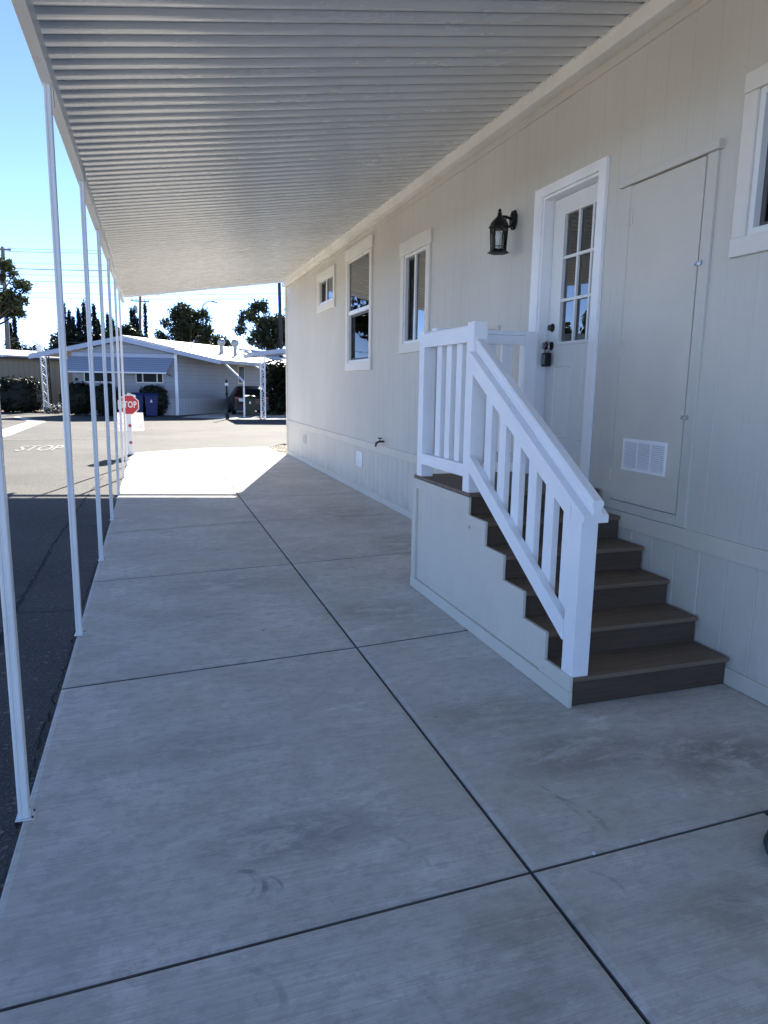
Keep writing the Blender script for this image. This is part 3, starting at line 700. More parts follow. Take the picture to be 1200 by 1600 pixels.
tb.box(X0, 5.082, .0855, X1, 5.16, .889)                    # far upright
tb.box(X0, ry[5]-.02, .815, X1, 5.0815, .889)                     # under the landing
tb.box(X0, 2.85, .0855, X1, 3.09, tz[0]+.006) if False else None
for i in range(5):
    ya = ry[i]-.02; yb = ry[i+1]-.02
    tb.box(X0, ya if i else 2.85, tz[i]+.006-tw-.01, X1, yb+.055 if i < 4 else yb-.001, tz[i]+.006) if i else tb.box(X0, 2.85, .0855, X1, yb+.055, tz[0]+.006)
    za = tz[i]+.0065; zb = tz[i+1]+.006-tw-.0105 if i < 4 else .889
    tb.box(X0, yb, za, X1, yb+.055, zb) if i < 4 else tb.box(X0, yb-.0005, tz[4]+.007-tw*1.6, X1, yb+.055, .8145)
tb.build('side_trim', TRIMB, st, bev=.002)
fb = MB().box(XS+.03, 5.152, 0, XW-.02, 5.165, .885); fb.build('rear_panel', SIDE, st)
rail = MB(); rail.box(0, 0, 0, 0.001, .001, .001); rail = MB()
# newels
nw = .098
for (y_, zb_, zt_) in ((4.139, .9155, 2.01), (4.995, .9155, 2.008)):
    MB().box(XS+.001, y_, zb_, XS+nw, y_+nw, zt_).build('newel_post', WHITE, st, bev=.003)
def cutpost(ya, yb, x0, x1, za0, za1, zb0, zb1):   # sloped top and bottom
    return MB().hexa([(x0, ya, za0), (x1, ya, za0), (x1, yb, zb0), (x0, yb, zb0)], [(x0, ya, za1), (x1, ya, za1), (x1, yb, zb1), (x0, yb, zb1)])
SL = .612
def zr(y, z_at): return z_at + (y-2.85)*SL        # a rail line through z_at at y=2.85
cutpost(2.853, 2.951, XS+.003, XS+.099, .1635, zr(2.853, .995), .1635, zr(2.951, .995)).build('newel_post', WHITE, st, bev=.003)
# stair rails
def slope_bar(name, ya, yb, x0, x1, lo, hi, mat=WHITE, bev=.003, endv=True):
    m_ = cutpost(ya, yb, x0, x1, zr(ya, lo), zr(ya, hi), zr(yb, lo), zr(yb, hi)); return m_.build(name, mat, st, bev=bev)
slope_bar('upper_rail', 2.952, 4.138, XS-.001, XS+.04, .893, .995)
slope_bar('upper_rail_backing', 2.952, 4.138, XS+.041, XS+.075, .955, .994)
slope_bar('lower_rail', 2.952, 4.138, XS-.004, XS+.04, .268, .375)
slope_bar('cap_board', 2.80, 4.138, XS-.025, XS+.118, .9955, 1.036, bev=.004)
# moulded handrail
hp = [(-.028, 0), (.028, 0), (.028, .012), (.020, .026), (.024, .042), (.031, .052), (.032, .066), (.024, .078), (-.024, .078), (-.032, .066), (-.031, .052), (-.024, .042), (-.020, .026), (-.028, .012)]
cx = XS+.047; m_ = MB(); m_.hexa([(cx+a, 2.79, zr(2.79, 1.0365)+b_) for a, b_ in hp], [(cx+a, 4.138, zr(4.138, 1.0365)+b_) for a, b_ in hp]); m_.build('handrail', WHITE, st, bev=.002)
for yc in (3.965, 3.775, 3.590, 3.400, 3.213, 3.030):
    hw = .044; ya, yb = yc-hw, min(yc+hw, 4.2)
    cutpost(ya, yb, XS+.041, XS+.079, zr(ya, .26), zr(ya, .954), zr(yb, .26), zr(yb, .954)).build('baluster', WHITE, st, bev=.002)
# landing rail, driveway side
MB().box(XS-.0, 4.238, 1.884, XS+.04, 4.994, 1.985).build('top_rail', WHITE, st, bev=.003)
MB().box(XS-.01, 4.2375, 1.986, XS+.105, 5.10, 2.028).build('top_cap', WHITE, st, bev=.003) if False else MB().box(XS+.0405, 4.238, 1.93, XS+.09, 4.994, 1.998).build('top_cap', WHITE, st, bev=.003)
MB().box(XS-.0, 4.238, 1.012, XS+.04, 4.994, 1.095).build('bottom_rail', WHITE, st, bev=.003)
for yc in (4.79, 4.615, 4.44, 4.285):
    MB().box(XS+.0405, yc-.044, 1.0, XS+.079, yc+.044, 1.929).build('baluster', WHITE, st, bev=.002)
# landing rail, far side
yf = 5.005
MB().box(XS+nw+.001, yf, 1.93, 2.80, yf+.04, 2.0).build('top_rail', WHITE, st, bev=.003)
MB().box(XS+nw+.001, yf-.01, 2.0005, 2.80, yf+.09, 2.035).build('top_cap', WHITE, st, bev=.003)
MB().box(XS+nw+.001, yf, 1.012, 2.80, yf+.04, 1.095).build('bottom_rail', WHITE, st, bev=.003)
MB().box(2.801, yf-.012, .9155, 2.90, yf+.085, 2.035).build('newel_post', WHITE, st, bev=.003)
for i in range(5):
    xc = 2.675-.145*i; MB().box(xc-.044, yf+.0405, 1.0, xc+.044, yf+.079, 1.9295).build('baluster', WHITE, st, bev=.002)
MB().box(2.79, 5.005+.09, 1.0, 2.88, 5.13, 1.9).build('wall_cleat', TRIMC, st, bev=.002) if False else None

# hose coil by the right edge
g = on_ground(1291, 1352); m_ = MB()
pts = []
for i in range(24*4+1):
    t = i*math.pi*2/24; rad = .17+.012*math.sin(i*.21); pts.append((g.x+rad*math.cos(t), g.y+rad*math.sin(t), .014+.023*(i/24)))
m_.tube(pts, .0135, 10); o = m_.build('garden_hose', paint('dark_green_rubber', (.01, .03, .028), .35), loc=(g.x, g.y, 0), smooth=True)
tag(o, 'dark green coiled hose on the concrete, cut off by the right edge', 'hose')
for i, (u, v_, lab) in enumerate(((1003, 1313, 'small white pebble lying in the slab joint, nearer the gravel'), (928, 1333, 'tiny white pebble in the slab joint, nearer the joint crossing'))):
    g = on_ground(u, v_); m_ = MB(); m_.lathe((g.x, g.y, -.006), [(.003, 0), (.007, .004), (.006, .009), (.002, .012)], 7); o = m_.build('pebble', paint('white_stone%d' % i, (.6, .58, .54), .7), loc=(g.x, g.y, 0)); tag(o, lab, 'pebble')

# ------------------------------------------------------------ stop paddle
sg = empty('stop_sign', (-.495, 16.5, 0), 'short white delineator post with a red octagonal STOP sign and pale board', 'stop sign')
RED = paint('sign_red', (.52, .02, .025), .4, bump=0); SWH = paint('sign_white', (.78, .77, .75), .4, bump=0)
cx, cz, rr_ = -.489, 1.11, .2165
def octa(r, y): return [(cx+r*math.cos(R(22.5+45*i)), y, cz+r*math.sin(R(22.5+45*i))) for i in range(8)]
pb = MB().box(-.55, 16.5, .0, -.442, 16.518, 1.02).build('post', SWH, sg, bev=.002)
MB().box(-.60, 16.46, -.01, -.40, 16.56, .018).build('foot', paint('grey_rubber', (.12, .12, .12), .8), sg, bev=.004)
MB().hexa(octa(.236, 16.498), octa(.236, 16.4955)).build('sign_plate', SWH, sg)
MB().hexa(octa(.215, 16.495), octa(.215, 16.4935)).build('sign_face', RED, sg)
text_mesh('lettering', 'STOP', .185, SWH, .001, .0045, sg, sx=.72, rot=Matrix.Rotation(R(90), 4, 'X'), loc=(cx, 16.492, cz+.0), spacing=1.08)
for zz in (.657, .283):
    m_ = MB(); k_ = 20; m_.hexa([(-.48+.034*math.cos(2*math.pi*i/k_), 16.4995, zz+.034*math.sin(2*math.pi*i/k_)) for i in range(k_)], [(-.48+.03*math.cos(2*math.pi*i/k_), 16.492, zz+.03*math.sin(2*math.pi*i/k_)) for i in range(k_)])
    m_.build('reflector', paint('reflector_red', (.35, .01, .02), .3), sg)
k = NT('pale_plastic_board'); c = k.mix(k.ramp(k.noise(6, sv=(1, 1, 3), detail=3), .5, .62, 0, .5), (.8, .78, .76), (.7, .42, .45)); k.out(c, .5)
tl = k.n('ShaderNodeBsdfTranslucent'); k.L(c, tl.inputs[0]); mx = k.n('ShaderNodeMixShader'); mx.inputs[0].default_value = .5; o_ = k.t.nodes['Material Output']
k.L(k.b.outputs[0], mx.inputs[1]); k.L(tl.outputs[0], mx.inputs[2]); k.L(mx.outputs[0], o_.inputs[0])
MB().hexa([(-.735, 16.525, .53), (-.18, 16.525, .545), (-.18, 16.53, .545), (-.735, 16.53, .53)], [(-.735, 16.525, .945), (-.195, 16.525, .94), (-.195, 16.53, .94), (-.735, 16.53, .945)]).build('board', k.m, sg)
MB().hexa([(-.60, 16.522, 1.0), (-.34, 16.522, 1.0), (-.34, 16.5235, 1.0), (-.60, 16.5235, 1.0)], [(-.50, 16.522, 1.375), (-.335, 16.522, 1.32), (-.335, 16.5235, 1.32), (-.50, 16.5235, 1.375)]).build('rear_plate', SWH, sg)

# ------------------------------------------------------------ neighbour's home across the street
def lap_mat(name, col, pitch=.2):
    k = NT(name); s = k.n('ShaderNodeSeparateXYZ'); k.L(k.pos, s.inputs[0]); f = k.math('MODULO', s.outputs[2], pitch)
    n = k.noise(1.2, detail=5); c = k.mix(k.ramp(n, .3, .7, 0, 1), tuple(x*.92 for x in col), col)
    c = k.mix(k.ramp(f, 0, .018, .75, 0), c, tuple(x*.3 for x in col)); k.bump(f, .6, .05); return k.out(c, .6)
NW = lap_mat('blue_grey_lap', (.34, .36, .385)); NSK = mat_siding('neighbour_skirt', (.55, .56, .58)); NFAS = paint('pale_blue_fascia', (.42, .47, .56), .5)
C0 = Vector((1.215, 36.74)); FD = Vector((-math.cos(R(8)), math.sin(R(8)))); SD = Vector((math.cos(R(55)), math.sin(R(55)))); FN = Vector((-math.sin(R(8)), -math.cos(R(8))))
def F(t, z, off=0): p = C0+FD*t+FN*off; return (p.x, p.y, z)
SN = Vector((math.sin(R(55)), -math.cos(R(55))))
def S(s, z, off=0): p = C0+SD*s+SN*off; return (p.x, p.y, z)
nb = empty('neighbour_home', (C0.x, C0.y, 0), 'blue grey gabled mobile home with striped awning and white roof across the street', 'house')
m_ = MB(); m_.quad(F(0, .78), F(4.84, .78), F(4.84, 2.98), F(2.55, 3.55), F(0, 2.98)); m_.quad(S(0, .78), S(15, .78), S(15, 3.0), S(0, 3.0))
m_.quad(F(4.84, 0), F(4.84, 2.98), (*(C0+FD*4.84+SD*14), 2.98), (*(C0+FD*4.84+SD*14), 0)); m_.build('wall', NW, nb, recalc=False)
def vgroove(name, col):
    k = NT(name); s = k.n('ShaderNodeSeparateXYZ'); k.L(k.pos, s.inputs[0]); h = k.math('ADD', s.outputs[0], k.math('MULTIPLY', s.outputs[1], .6)); f = k.math('PINGPONG', h, .15)
    c = k.mix(k.ramp(f, 0, .03, .6, 0), col, tuple(x*.5 for x in col)); k.bump(f, .5, .05); return k.out(c, .6)
m_ = MB(); m_.quad(F(-.02, 0, .02), F(4.86, 0, .02), F(4.86, .82, .02), F(-.02, .82, .02)); m_.quad(S(0, 0, .02), S(15, 0, .02), S(15, .82, .02), S(0, .82, .02)); m_.build('skirting', vgroove('grooved_skirt', (.44, .47, .50)), nb, recalc=False)
m_ = MB(); m_.hexa([F(-.06, 0, .04), F(.08, 0, .04), F(.08, 0, -.05), F(-.06, 0, -.05)], [F(-.06, 3.0, .04), F(.08, 3.0, .04), F(.08, 3.0, -.05), F(-.06, 3.0, -.05)]); m_.build('corner_trim', WHITE, nb)
# roof: ridge A-B, rake ends left L and right Rr
A = Vector((-1.35, 37.1, 3.70)); B = A+Vector((SD.x, SD.y, 0))*16
Lk = Vector(F(6.66, 2.78, .35)); Rk = Vector(F(-2.17, 2.70, .35)); A0 = Vector(F(2.55, 3.72, .35))
D16 = Vector((SD.x, SD.y, 0))*16
m_ = MB()
for (p, q, th) in ((A0, Rk, .05), (Lk, A0, .05)):
    m_.hexa([p, q, q+D16, p+D16], [p+Vector((0, 0, th)), q+Vector((0, 0, th)), q+D16+Vector((0, 0, th)), p+D16+Vector((0, 0, th))])
rf = m_.build('roof', ROOFM, nb)
mid = A0.lerp(Rk, .52); m_ = MB(); u_ = Vector((0, 0, .055)); v_ = Vector((0, 0, .11)); A1 = A0+D16*.01; m1 = mid+D16*.01
m_.hexa([A1+u_, m1+u_, m1+D16*.95+u_, A1+D16*.95+u_], [A1+v_, m1+v_, m1+D16*.95+v_, A1+D16*.95+v_]); m_.build('upper_roof', ROOFM, rf)
def beam3(mb, p, q, h, th):      # fascia board hanging from p-q
    p, q = Vector(p), Vector(q); d = (q-p); n = Vector((d.y, -d.x, 0)).normalized()*th; hh = Vector((0, 0, h))
    mb.hexa([p-hh, q-hh, q-hh+n, p-hh+n], [p+Vector((0,0,.05)), q+Vector((0,0,.05)), q+n+Vector((0,0,.05)), p+n+Vector((0,0,.05))])
m_ = MB(); beam3(m_, Lk, A0, .17, .06); beam3(m_, A0, Rk, .17, .06); m_.build('rake_fascia', NFAS, nb)
m_ = MB(); beam3(m_, Rk, Rk+D16, .13, .06); m_.build('eave_fascia', paint('grey_gutter', (.35, .35, .36), .5), nb)
m_ = MB(); q0 = A0-Vector((0, 0, .2)); m_.quad(F(0, 2.98, .02), F(4.84, 2.98, .02), F(4.84, 2.79, .02), F(0, 2.79, .02)); m_.build('gable_board', NFAS, nb, recalc=False)
# awning with stripes
k = NT('striped_awning'); s_ = k.n('ShaderNodeSeparateXYZ'); k.L(k.pos, s_.inputs[0]); f = k.math('PINGPONG', s_.outputs[2], .045)
k.bump(f, .9, .08); c = k.mix(k.ramp(f, .0, .02, .6, 0), (.22, .26, .34), (.52, .56, .62)); AW = k.out(c, .4)
def slat_awning(name, t0, t1, zt, zb, out_):
    m_ = MB(); m_.quad(F(t0-.25, zb, out_), F(t1+.05, zb, out_), F(t1, zt, .03), F(t0, zt, .03)) if False else None
    m_.hexa([F(t0+.35, zb, out_), F(t1, zb, out_), F(t1, zt, .03), F(t0, zt, .03)], [F(t0+.35, zb+.02, out_+.015), F(t1, zb+.02, out_+.015), F(t1, zt+.02, .045), F(t0, zt+.02, .045)])
    o = m_.build(name, AW, nb)
    e_ = MB(); e_.hexa([F(t0+.33, zb-.04, out_+.02), F(t1, zb-.04, out_+.02), F(t1, zb-.04, out_-.02), F(t0+.33, zb-.04, out_-.02)], [F(t0+.33, zb+.03, out_+.02), F(t1, zb+.03, out_+.02), F(t1, zb+.03, out_-.02), F(t0+.33, zb+.03, out_-.02)]); e_.build('edge_bar', SWH, o)
    b_ = MB(); b_.tube([F(t0+.4, zb, out_-.02), F(t0+.15, zb-.15, .03)], .02, 6); b_.build('arm', BLACK, o)
slat_awning('awning', .06, 5.0, 2.78, 2.06, .75)
for (a, b_, z0_, z1_, ms) in ((.62, 1.93, 1.56, 2.1, (.92, 1.6)), (2.95, 4.33, 1.56, 2.1, (3.4, 3.95))):
    m_ = MB()
    for (p, q, c_, d_) in ((a, b_, z0_, z0_+.06), (a, b_, z1_-.06, z1_), (a, a+.05, z0_, z1_), (b_-.05, b_, z0_, z1_), *((x-.03, x+.03, z0_, z1_) for x in ms)):
        m_.hexa([F(p, c_, .06), F(q, c_, .06), F(q, c_, .0), F(p, c_, .0)], [F(p, d_, .06), F(q, d_, .06), F(q, d_, .0), F(p, d_, .0)])
    o = m_.build('window', TRIMC, nb); g_ = MB().quad(F(a, z0_, .03), F(b_, z0_, .03), F(b_, z1_, .03), F(a, z1_, .03)); g_.build('pane', paint('dark_pane', (.006, .006, .007), .35, bump=0, spec=.15), o, recalc=False)
m_ = MB(); m_.hexa([S(6.2, 1.6, .05), S(7.0, 1.6, .05), S(7.0, 1.6, 0), S(6.2, 1.6, 0)], [S(6.2, 2.65, .05), S(7.0, 2.65, .05), S(7.0, 2.65, 0), S(6.2, 2.65, 0)]); o = m_.build('window', TRIMC, nb)
MB().quad(S(6.27, 1.67, .055), S(6.93, 1.67, .055), S(6.93, 2.58, .055), S(6.27, 2.58, .055)).build('pane', bpy.data.materials['dark_pane'], o, recalc=False)
MB().hexa([F(4.6, 1.64, .05), F(4.75, 1.64, .05), F(4.75, 1.64, .02), F(4.6, 1.64, .02)], [F(4.6, 1.76, .05), F(4.75, 1.76, .05), F(4.75, 1.76, .02), F(4.6, 1.76, .02)]).build('porch_light', BLACK, nb)
def lattice(cx, cy, z1, wd, parent=None, m=SWH, n=None):
    m_ = MB()
    for s in (-1, 1): m_.box(cx+s*wd/2-.03, cy-.03, 0, cx+s*wd/2+.03, cy+.03, z1)
    n = int(z1/.22)
    for i in range(n):
        a, b_ = z1*i/n, z1*(i+1)/n; s = 1 if i % 2 else -1
        m_.tube([(cx-s*wd/2, cy, a), (cx+s*wd/2, cy, b_)], .018, 5); m_.tube([(cx-wd/2, cy, b_), (cx+wd/2, cy, b_)], .012, 5)
    return m_.build('lattice_post', m, parent)
p = at(70, 600, 40.2); lattice(p[0], p[1], 2.9, .22, nb, ALU)
p = at(77, 600, 42.0); lattice(p[0], p[1], 2.9, .12, nb, BLACK)
# kinked awning posts on the driveway side
for (bx, by, kz, e_) in ((4.256, 34.7, 1.713, Rk+D16*.03), (6.75, 38.6, 1.93, Rk+D16*.22)):
    m_ = MB(); m_.tube([(bx, by, 0), (bx, by, kz), (e_.x-.05, e_.y, e_.z-.1)], .045, 8); m_.build('awning_post', SWH, nb)
for (x_, y_) in ((3.74, 40), (4.5, 40.2)):
    o = MB().lathe((x_, y_, 3.1), [(.1, 0), (.1, .5), (.16, .56), (.21, .66), (.21, .78), (.14, .88), (.03, .92)], 14).build('roof_turbine', paint('galvanised', (.3, .3, .3), .4, metal=.5), nb)
MB().lathe((2.1, 38.6, 3.2), [(.05, 0), (.05, .45), (.08, .46), (.08, .5)], 10).build('roof_pipe', SWH, nb)
MB().lathe((5.1, 41.2, 3.0), [(.06, 0), (.06, .5), (.09, .52), (.09, .58)], 10).build('roof_pipe', SWH, nb)

# second carport, right of the neighbour's home
c2 = empty('neighbour_carport', (4.9, 33.2, 0), 'pale grey flat carport roof on a white lattice post beyond the house corner', 'carport')
def cz2(x): return 2.87+(x-4.57)*.12
m_ = MB(); m_.hexa([(4.57, 33.2, 2.87), (10.5, 33.2, cz2(10.5)), (10.5, 38.5, cz2(10.5)), (4.57, 37, 2.87)], [(4.57, 33.2, 3.06), (10.5, 33.2, cz2(10.5)+.27), (10.5, 38.5, cz2(10.5)+.27), (4.57, 37, 3.06)]); m_.build('roof', NFAS, c2)
lp = lattice(4.955, 33.25, 2.9, .19, c2); lattice(10.2, 33.25, 3.5, .19, c2); lattice(10.2, 36.8, 3.5, .19, c2)

# ------------------------------------------------------------ tan home on the left
th = empty('tan_home', (-7, 44, 0), 'tan flat walled mobile home with low white roof behind the square hedge', 'house')
TAN = vgroove('tan_siding', (.26, .23, .16))
a, b_ = Vector((-9.4, 42.5)), Vector((-3.6, 44.6))
def T(p, z, dy=0): return (p.x, p.y+dy, z)
m_ = MB(); m_.quad(T(a, 0), T(b_, 0), T(b_, 2.85), T(a, 2.85)); m_.quad(T(a, 0), T(a, 0, 12), T(a, 2.85, 12), T(a, 2.85)); m_.quad(T(b_, 0), T(b_, 0, 12), T(b_, 2.85, 12), T(b_, 2.85)); m_.build('wall', TAN, th, recalc=False)
m_ = MB(); m_.hexa([T(a, 2.92, -.5), T(b_, 2.80, -.5), T(b_, 3.25, 4), T(a, 3.35, 4)], [T(a, 2.99, -.5), T(b_, 2.87, -.5), T(b_, 3.32, 4), T(a, 3.42, 4)]); m_.build('roof', ROOFM, th)
m_ = MB(); m_.hexa([T(a, 2.8, -.48), T(b_, 2.70, -.48), T(b_, 2.70, -.44), T(a, 2.8, -.44)], [T(a, 2.915, -.48), T(b_, 2.797, -.48), T(b_, 2.797, -.44), T(a, 2.915, -.44)]); m_.build('fascia', paint('dark_fascia', (.04, .035, .03), .6), th)
MB().lathe((-6.1, 46, 3.2), [(.15, 0), (.15, .3), (.2, .32), (.2, .4)], 8).build('roof_vent', SWH, th)

# ------------------------------------------------------------ foliage
def leaves(name, parent, lobes, n, size, m, loc=None, seed=1, shell=.5, vert=False, even=False):
    rng = np.random.default_rng(seed); L = np.array(lobes, float); vol = L[:, 3]*L[:, 4]*L[:, 5]; pr = vol**.8/np.sum(vol**.8)
    if even: pr = np.ones(len(L))/len(L)
    idx = rng.choice(len(L), n, p=pr); d = rng.normal(size=(n, 3)); d /= np.linalg.norm(d, axis=1)[:, None]
    r = rng.random(n)**shell; c = L[idx, :3] + d*r[:, None]*L[idx, 3:6]
    c += rng.normal(size=(n, 3))*size*.8
    a = rng.normal(size=(n, 3)); a /= np.linalg.norm(a, axis=1)[:, None]
    if vert: a[:, 2] = abs(a[:, 2])+1.2; a /= np.linalg.norm(a, axis=1)[:, None]
    b_ = np.cross(a, rng.normal(size=(n, 3))); b_ /= np.linalg.norm(b_, axis=1)[:, None]
    s = size*rng.uniform(.5, 1.3, n)[:, None]; a = a*s; b_ = b_*s*.55
    V = np.empty((n, 4, 3)); V[:, 0] = c-a; V[:, 1] = c-b_; V[:, 2] = c+a; V[:, 3] = c+b_
    off = np.array(root_loc(parent) if parent else (loc or (0, 0, 0))); V -= off
    me = bpy.data.meshes.new(name); me.from_pydata(V.reshape(-1, 3).tolist(), [], np.arange(4*n).reshape(n, 4).tolist()); me.materials.append(m)
    o = bpy.data.objects.new(name, me); COL.objects.link(o)
    if parent: o.parent = parent
    else: o.location = off
    return o
LF1 = mat_leaf('leaf_dark', (.008, .013, .006), (.04, .052, .022)); LF2 = mat_leaf('leaf_cypress', (.006, .010, .005), (.014, .02, .010)); LF3 = mat_leaf('leaf_mid', (.025, .035, .014), (.07, .08, .03)); LF4 = mat_leaf('leaf_hedge', (.005, .008, .003), (.013, .018, .007))
BARK = paint('bark', (.06, .048, .038), .9, .2, (1, 1, 1), 12, .6)
def tree(name, base, lobes, n, size, m, label, cat='tree', group=None, seed=1, tr=.2, branches=True, shell=.5):
    e = empty(name, base, label, cat, group); t = MB(); bx = Vector(base); L0 = lobes
    top = Vector((sum(l[0] for l in L0)/len(L0), sum(l[1] for l in L0)/len(L0), sum(l[2] for l in L0)/len(L0)))
    mid_ = bx.lerp(top, .55)+Vector((.1, 0, 0)); t.tube([bx, mid_, top], [tr, tr*.7, tr*.35], 8)
    if branches:
        for l in L0: c_ = Vector(l[:3]); t.tube([mid_.lerp(top, .3), mid_.lerp(c_, .6)+Vector((0, 0, .1)), c_], [tr*.4, tr*.25, tr*.1], 5)
    t.build('trunk', BARK, e); leaves('crown', e, lobes, n, size, m, seed=seed, shell=shell); return e
rnd = random.Random(3)
def lobes_in(cx, cy, cz, rx, ry_, rz, k, s0, s1, seed):
    q = random.Random(seed); out_ = []
    while len(out_) < k:
        x, y, z = (q.uniform(-1, 1) for _ in range(3))
        if x*x+y*y+z*z > 1: continue
        s = q.uniform(s0, s1); out_.append((cx+x*rx, cy+y*ry_, cz+z*rz, s, s, s*.8))
    return out_
tree('broadleaf_tree', (2.6, 58, 0), lobes_in(2.6, 58, 5.9, 2.0, 1.5, 1.7, 30, .3, .6, 5)+[(1.0, 58, 4.8, .6, .7, .5), (.7, 58, 5.3, .25, .3, .3), (2.7, 58, 5.7, 1.4, 1, 1.5), (4.1, 58, 5.0, .6, .6, .8), (2.5, 58, 7.3, .5, .5, .45)], 13000, .105, LF1, 'rounded dark tree in the gap behind the white gabled roof', seed=4)
tree('broadleaf_tree', (8.7, 50, 0), lobes_in(8.0, 50, 5.7, 2.2, 1.5, 1.75, 44, .22, .5, 9)+[(8.0, 50, 4.6, 1.6, .8, .6)], 12000, .095, LF1, 'loose leafy tree with gaps of sky beside the house corner', seed=8, tr=.12)
tree('broadleaf_tree', (5.2, 62, 0), lobes_in(5.6, 62, 5.0, 1.5, 1, .5, 9, .3, .5, 19), 1800, .14, LF3, 'pale green treetop low behind the roof turbines', seed=18, tr=.1)
tree('eucalyptus_tree', (-12.5, 50, 0), lobes_in(-8.5, 50, 7.1, 2.1, 1.4, 1.8, 40, .2, .42, 12)+[(-10.5, 50, 6.6, .8, .8, .8)], 9000, .12, LF3, 'olive green tree hanging into the left edge above the tan home', seed=14, tr=.25)
tree('eucalyptus_tree', (-11, 25, 0), lobes_in(-11, 25, 3.3, 1.6, 1.6, 1.3, 14, .3, .6, 22), 5000, .16, LF3, 'leafy tree outside the frame, seen only reflected in the door glass', seed=24, tr=.2)
hl = [(-15-i*.42, 46+i*1.7+.5*math.sin(i*1.7), z_+.8*math.sin(i*2.3), 1.3) for i in range(34) for z_ in (1, 2.8, 4.4)]
P_keep = hl
def cypress(x, y, h, w_, label, seed, dense=1.0):
    lob = []; n = 18
    for i in range(n):
        t = (i+.5)/n; wd = w_*(.95+.35*math.sin(math.pi*t))*(1-t**3*.9); lob.append((x+random.uniform(-.03, .03), y, h*(.12+.86*t), wd, wd, h/n*1.1))
    e = empty('cypress_tree', (x, y, 0), label, 'cypress', 'row of slim cypresses behind the homes'); MB().tube([(x, y, 0), (x, y, h*.85)], [.12, .03], 6).build('trunk', BARK, e)
    leaves('crown', e, lob, int(3400*dense), .10, LF2, seed=seed, vert=True, shell=.6, even=True)
cy = [(93, 480), (98.5, 474), (107, 488), (114, 497), (122, 484), (130, 471), (136, 492), (146, 478), (153, 500), (160, 505), (168, 492), (176, 500)]
names = ['leftmost of the slim dark cypresses in the row behind the gabled roof', 'second slim dark cypress from the left of the row', 'shorter cypress third from the left of the row', 'low cypress fourth from the left of the row', 'cypress fifth from the left of the row, just left of the tallest', 'tallest cypress in the middle of the row behind the gabled roof', 'low cypress just right of the tallest', 'slim cypress eighth from the left of the row', 'low cypress ninth from the left of the row', 'cypress tenth from the left, seen between carport posts', 'cypress eleventh from the left, seen between carport posts', 'rightmost cypress of the dense row, seen between carport posts']
for i, ((u, v), nm) in enumerate(zip(cy, names)):
    p = at(u, v, 75+(i % 3)); cypress(p.x, p.y, p.z+.1, .40, nm, 40+i)
for i, (u, v, w_, nm) in enumerate(((204, 482, .14, 'thin cypress just left of the transformer pole'), (209, 484, .16, 'thin cypress touching the transformer pole from the left'), (214, 495, .14, 'short thin cypress right against the transformer pole'), (226, 474, .2, 'lone slim cypress right of the transformer pole'))):
    p = at(u, v, 78); cypress(p.x, p.y, p.z, w_, nm, 60+i, .7)
for i, (u, v, nm) in enumerate(((15.5, 505, 'shorter of two cypresses at the left edge behind the utility pole'), (21.5, 494, 'pointed taller cypress at the left edge behind the utility pole'))):
    p = at(u, v, 80); cypress(p.x, p.y, p.z, .28, nm, 70+i)
def hedge_mass(name, label, pts, z, r_, n, m, size, seed, cat='bush'):
    lob = [(x, y, z_, r1, r1, r1*.9) for (x, y, z_, r1) in pts]; e = empty(name, (pts[0][0], pts[0][1], 0), label, cat)
    MB().tube([(pts[0][0], pts[0][1], 0), (pts[0][0], pts[0][1], pts[0][2])], .08, 6).build('stem', BARK, e); leaves('foliage', e, lob, n, size, m, seed=seed, shell=.45); return e
P_ = []
for i in range(14):
    q = at(172+i*4.6, 520-(6 if 3 < i < 8 else 0)+rnd.uniform(-3, 3)+max(0, i-8)*2, 70); P_.append((q.x, q.y, q.z-.55, .75))
    P_.append((q.x, q.y, q.z-1.6, .9))
hedge_mass('tree_belt', 'dense dark green hedge of trees below the transformer pole', P_, 0, 0, 6000, mat_leaf('leaf_belt', (.008, .016, .005), (.025, .038, .01)), .2, 81, 'hedge')
P_ = []
for i in range(12):
    q = at(90+i*7.4, 528, 74); P_.append((q.x, q.y, q.z-.3, .8)); P_.append((q.x, q.y, q.z-1.4, .9))
hedge_mass('tree_belt', 'dark hedge at the foot of the dense cypress row', P_, 0, 0, 5000, LF2, .2, 82, 'hedge')
P_ = []
for i, (u, v) in enumerate(((12, 535), (20, 528), (28, 535), (36, 537), (44, 542), (50, 540), (56, 536), (60, 542), (68, 545), (76, 543), (84, 535), (90, 530))):
    q = at(u, v, 72); P_.append((q.x, q.y, q.z-.3, .38)); P_.append((q.x, q.y, q.z-.9, .5))
hedge_mass('shrub_row', 'scrubby dark shrubs behind the tan home roof', P_, 0, 0, 2600, LF1, .12, 83, 'bushes')
hedge_mass('tree_belt', 'long belt of trees left of the frame, seen only reflected in the home windows', P_keep, 0, 0, 16000, LF1, .3, 101, 'hedge')
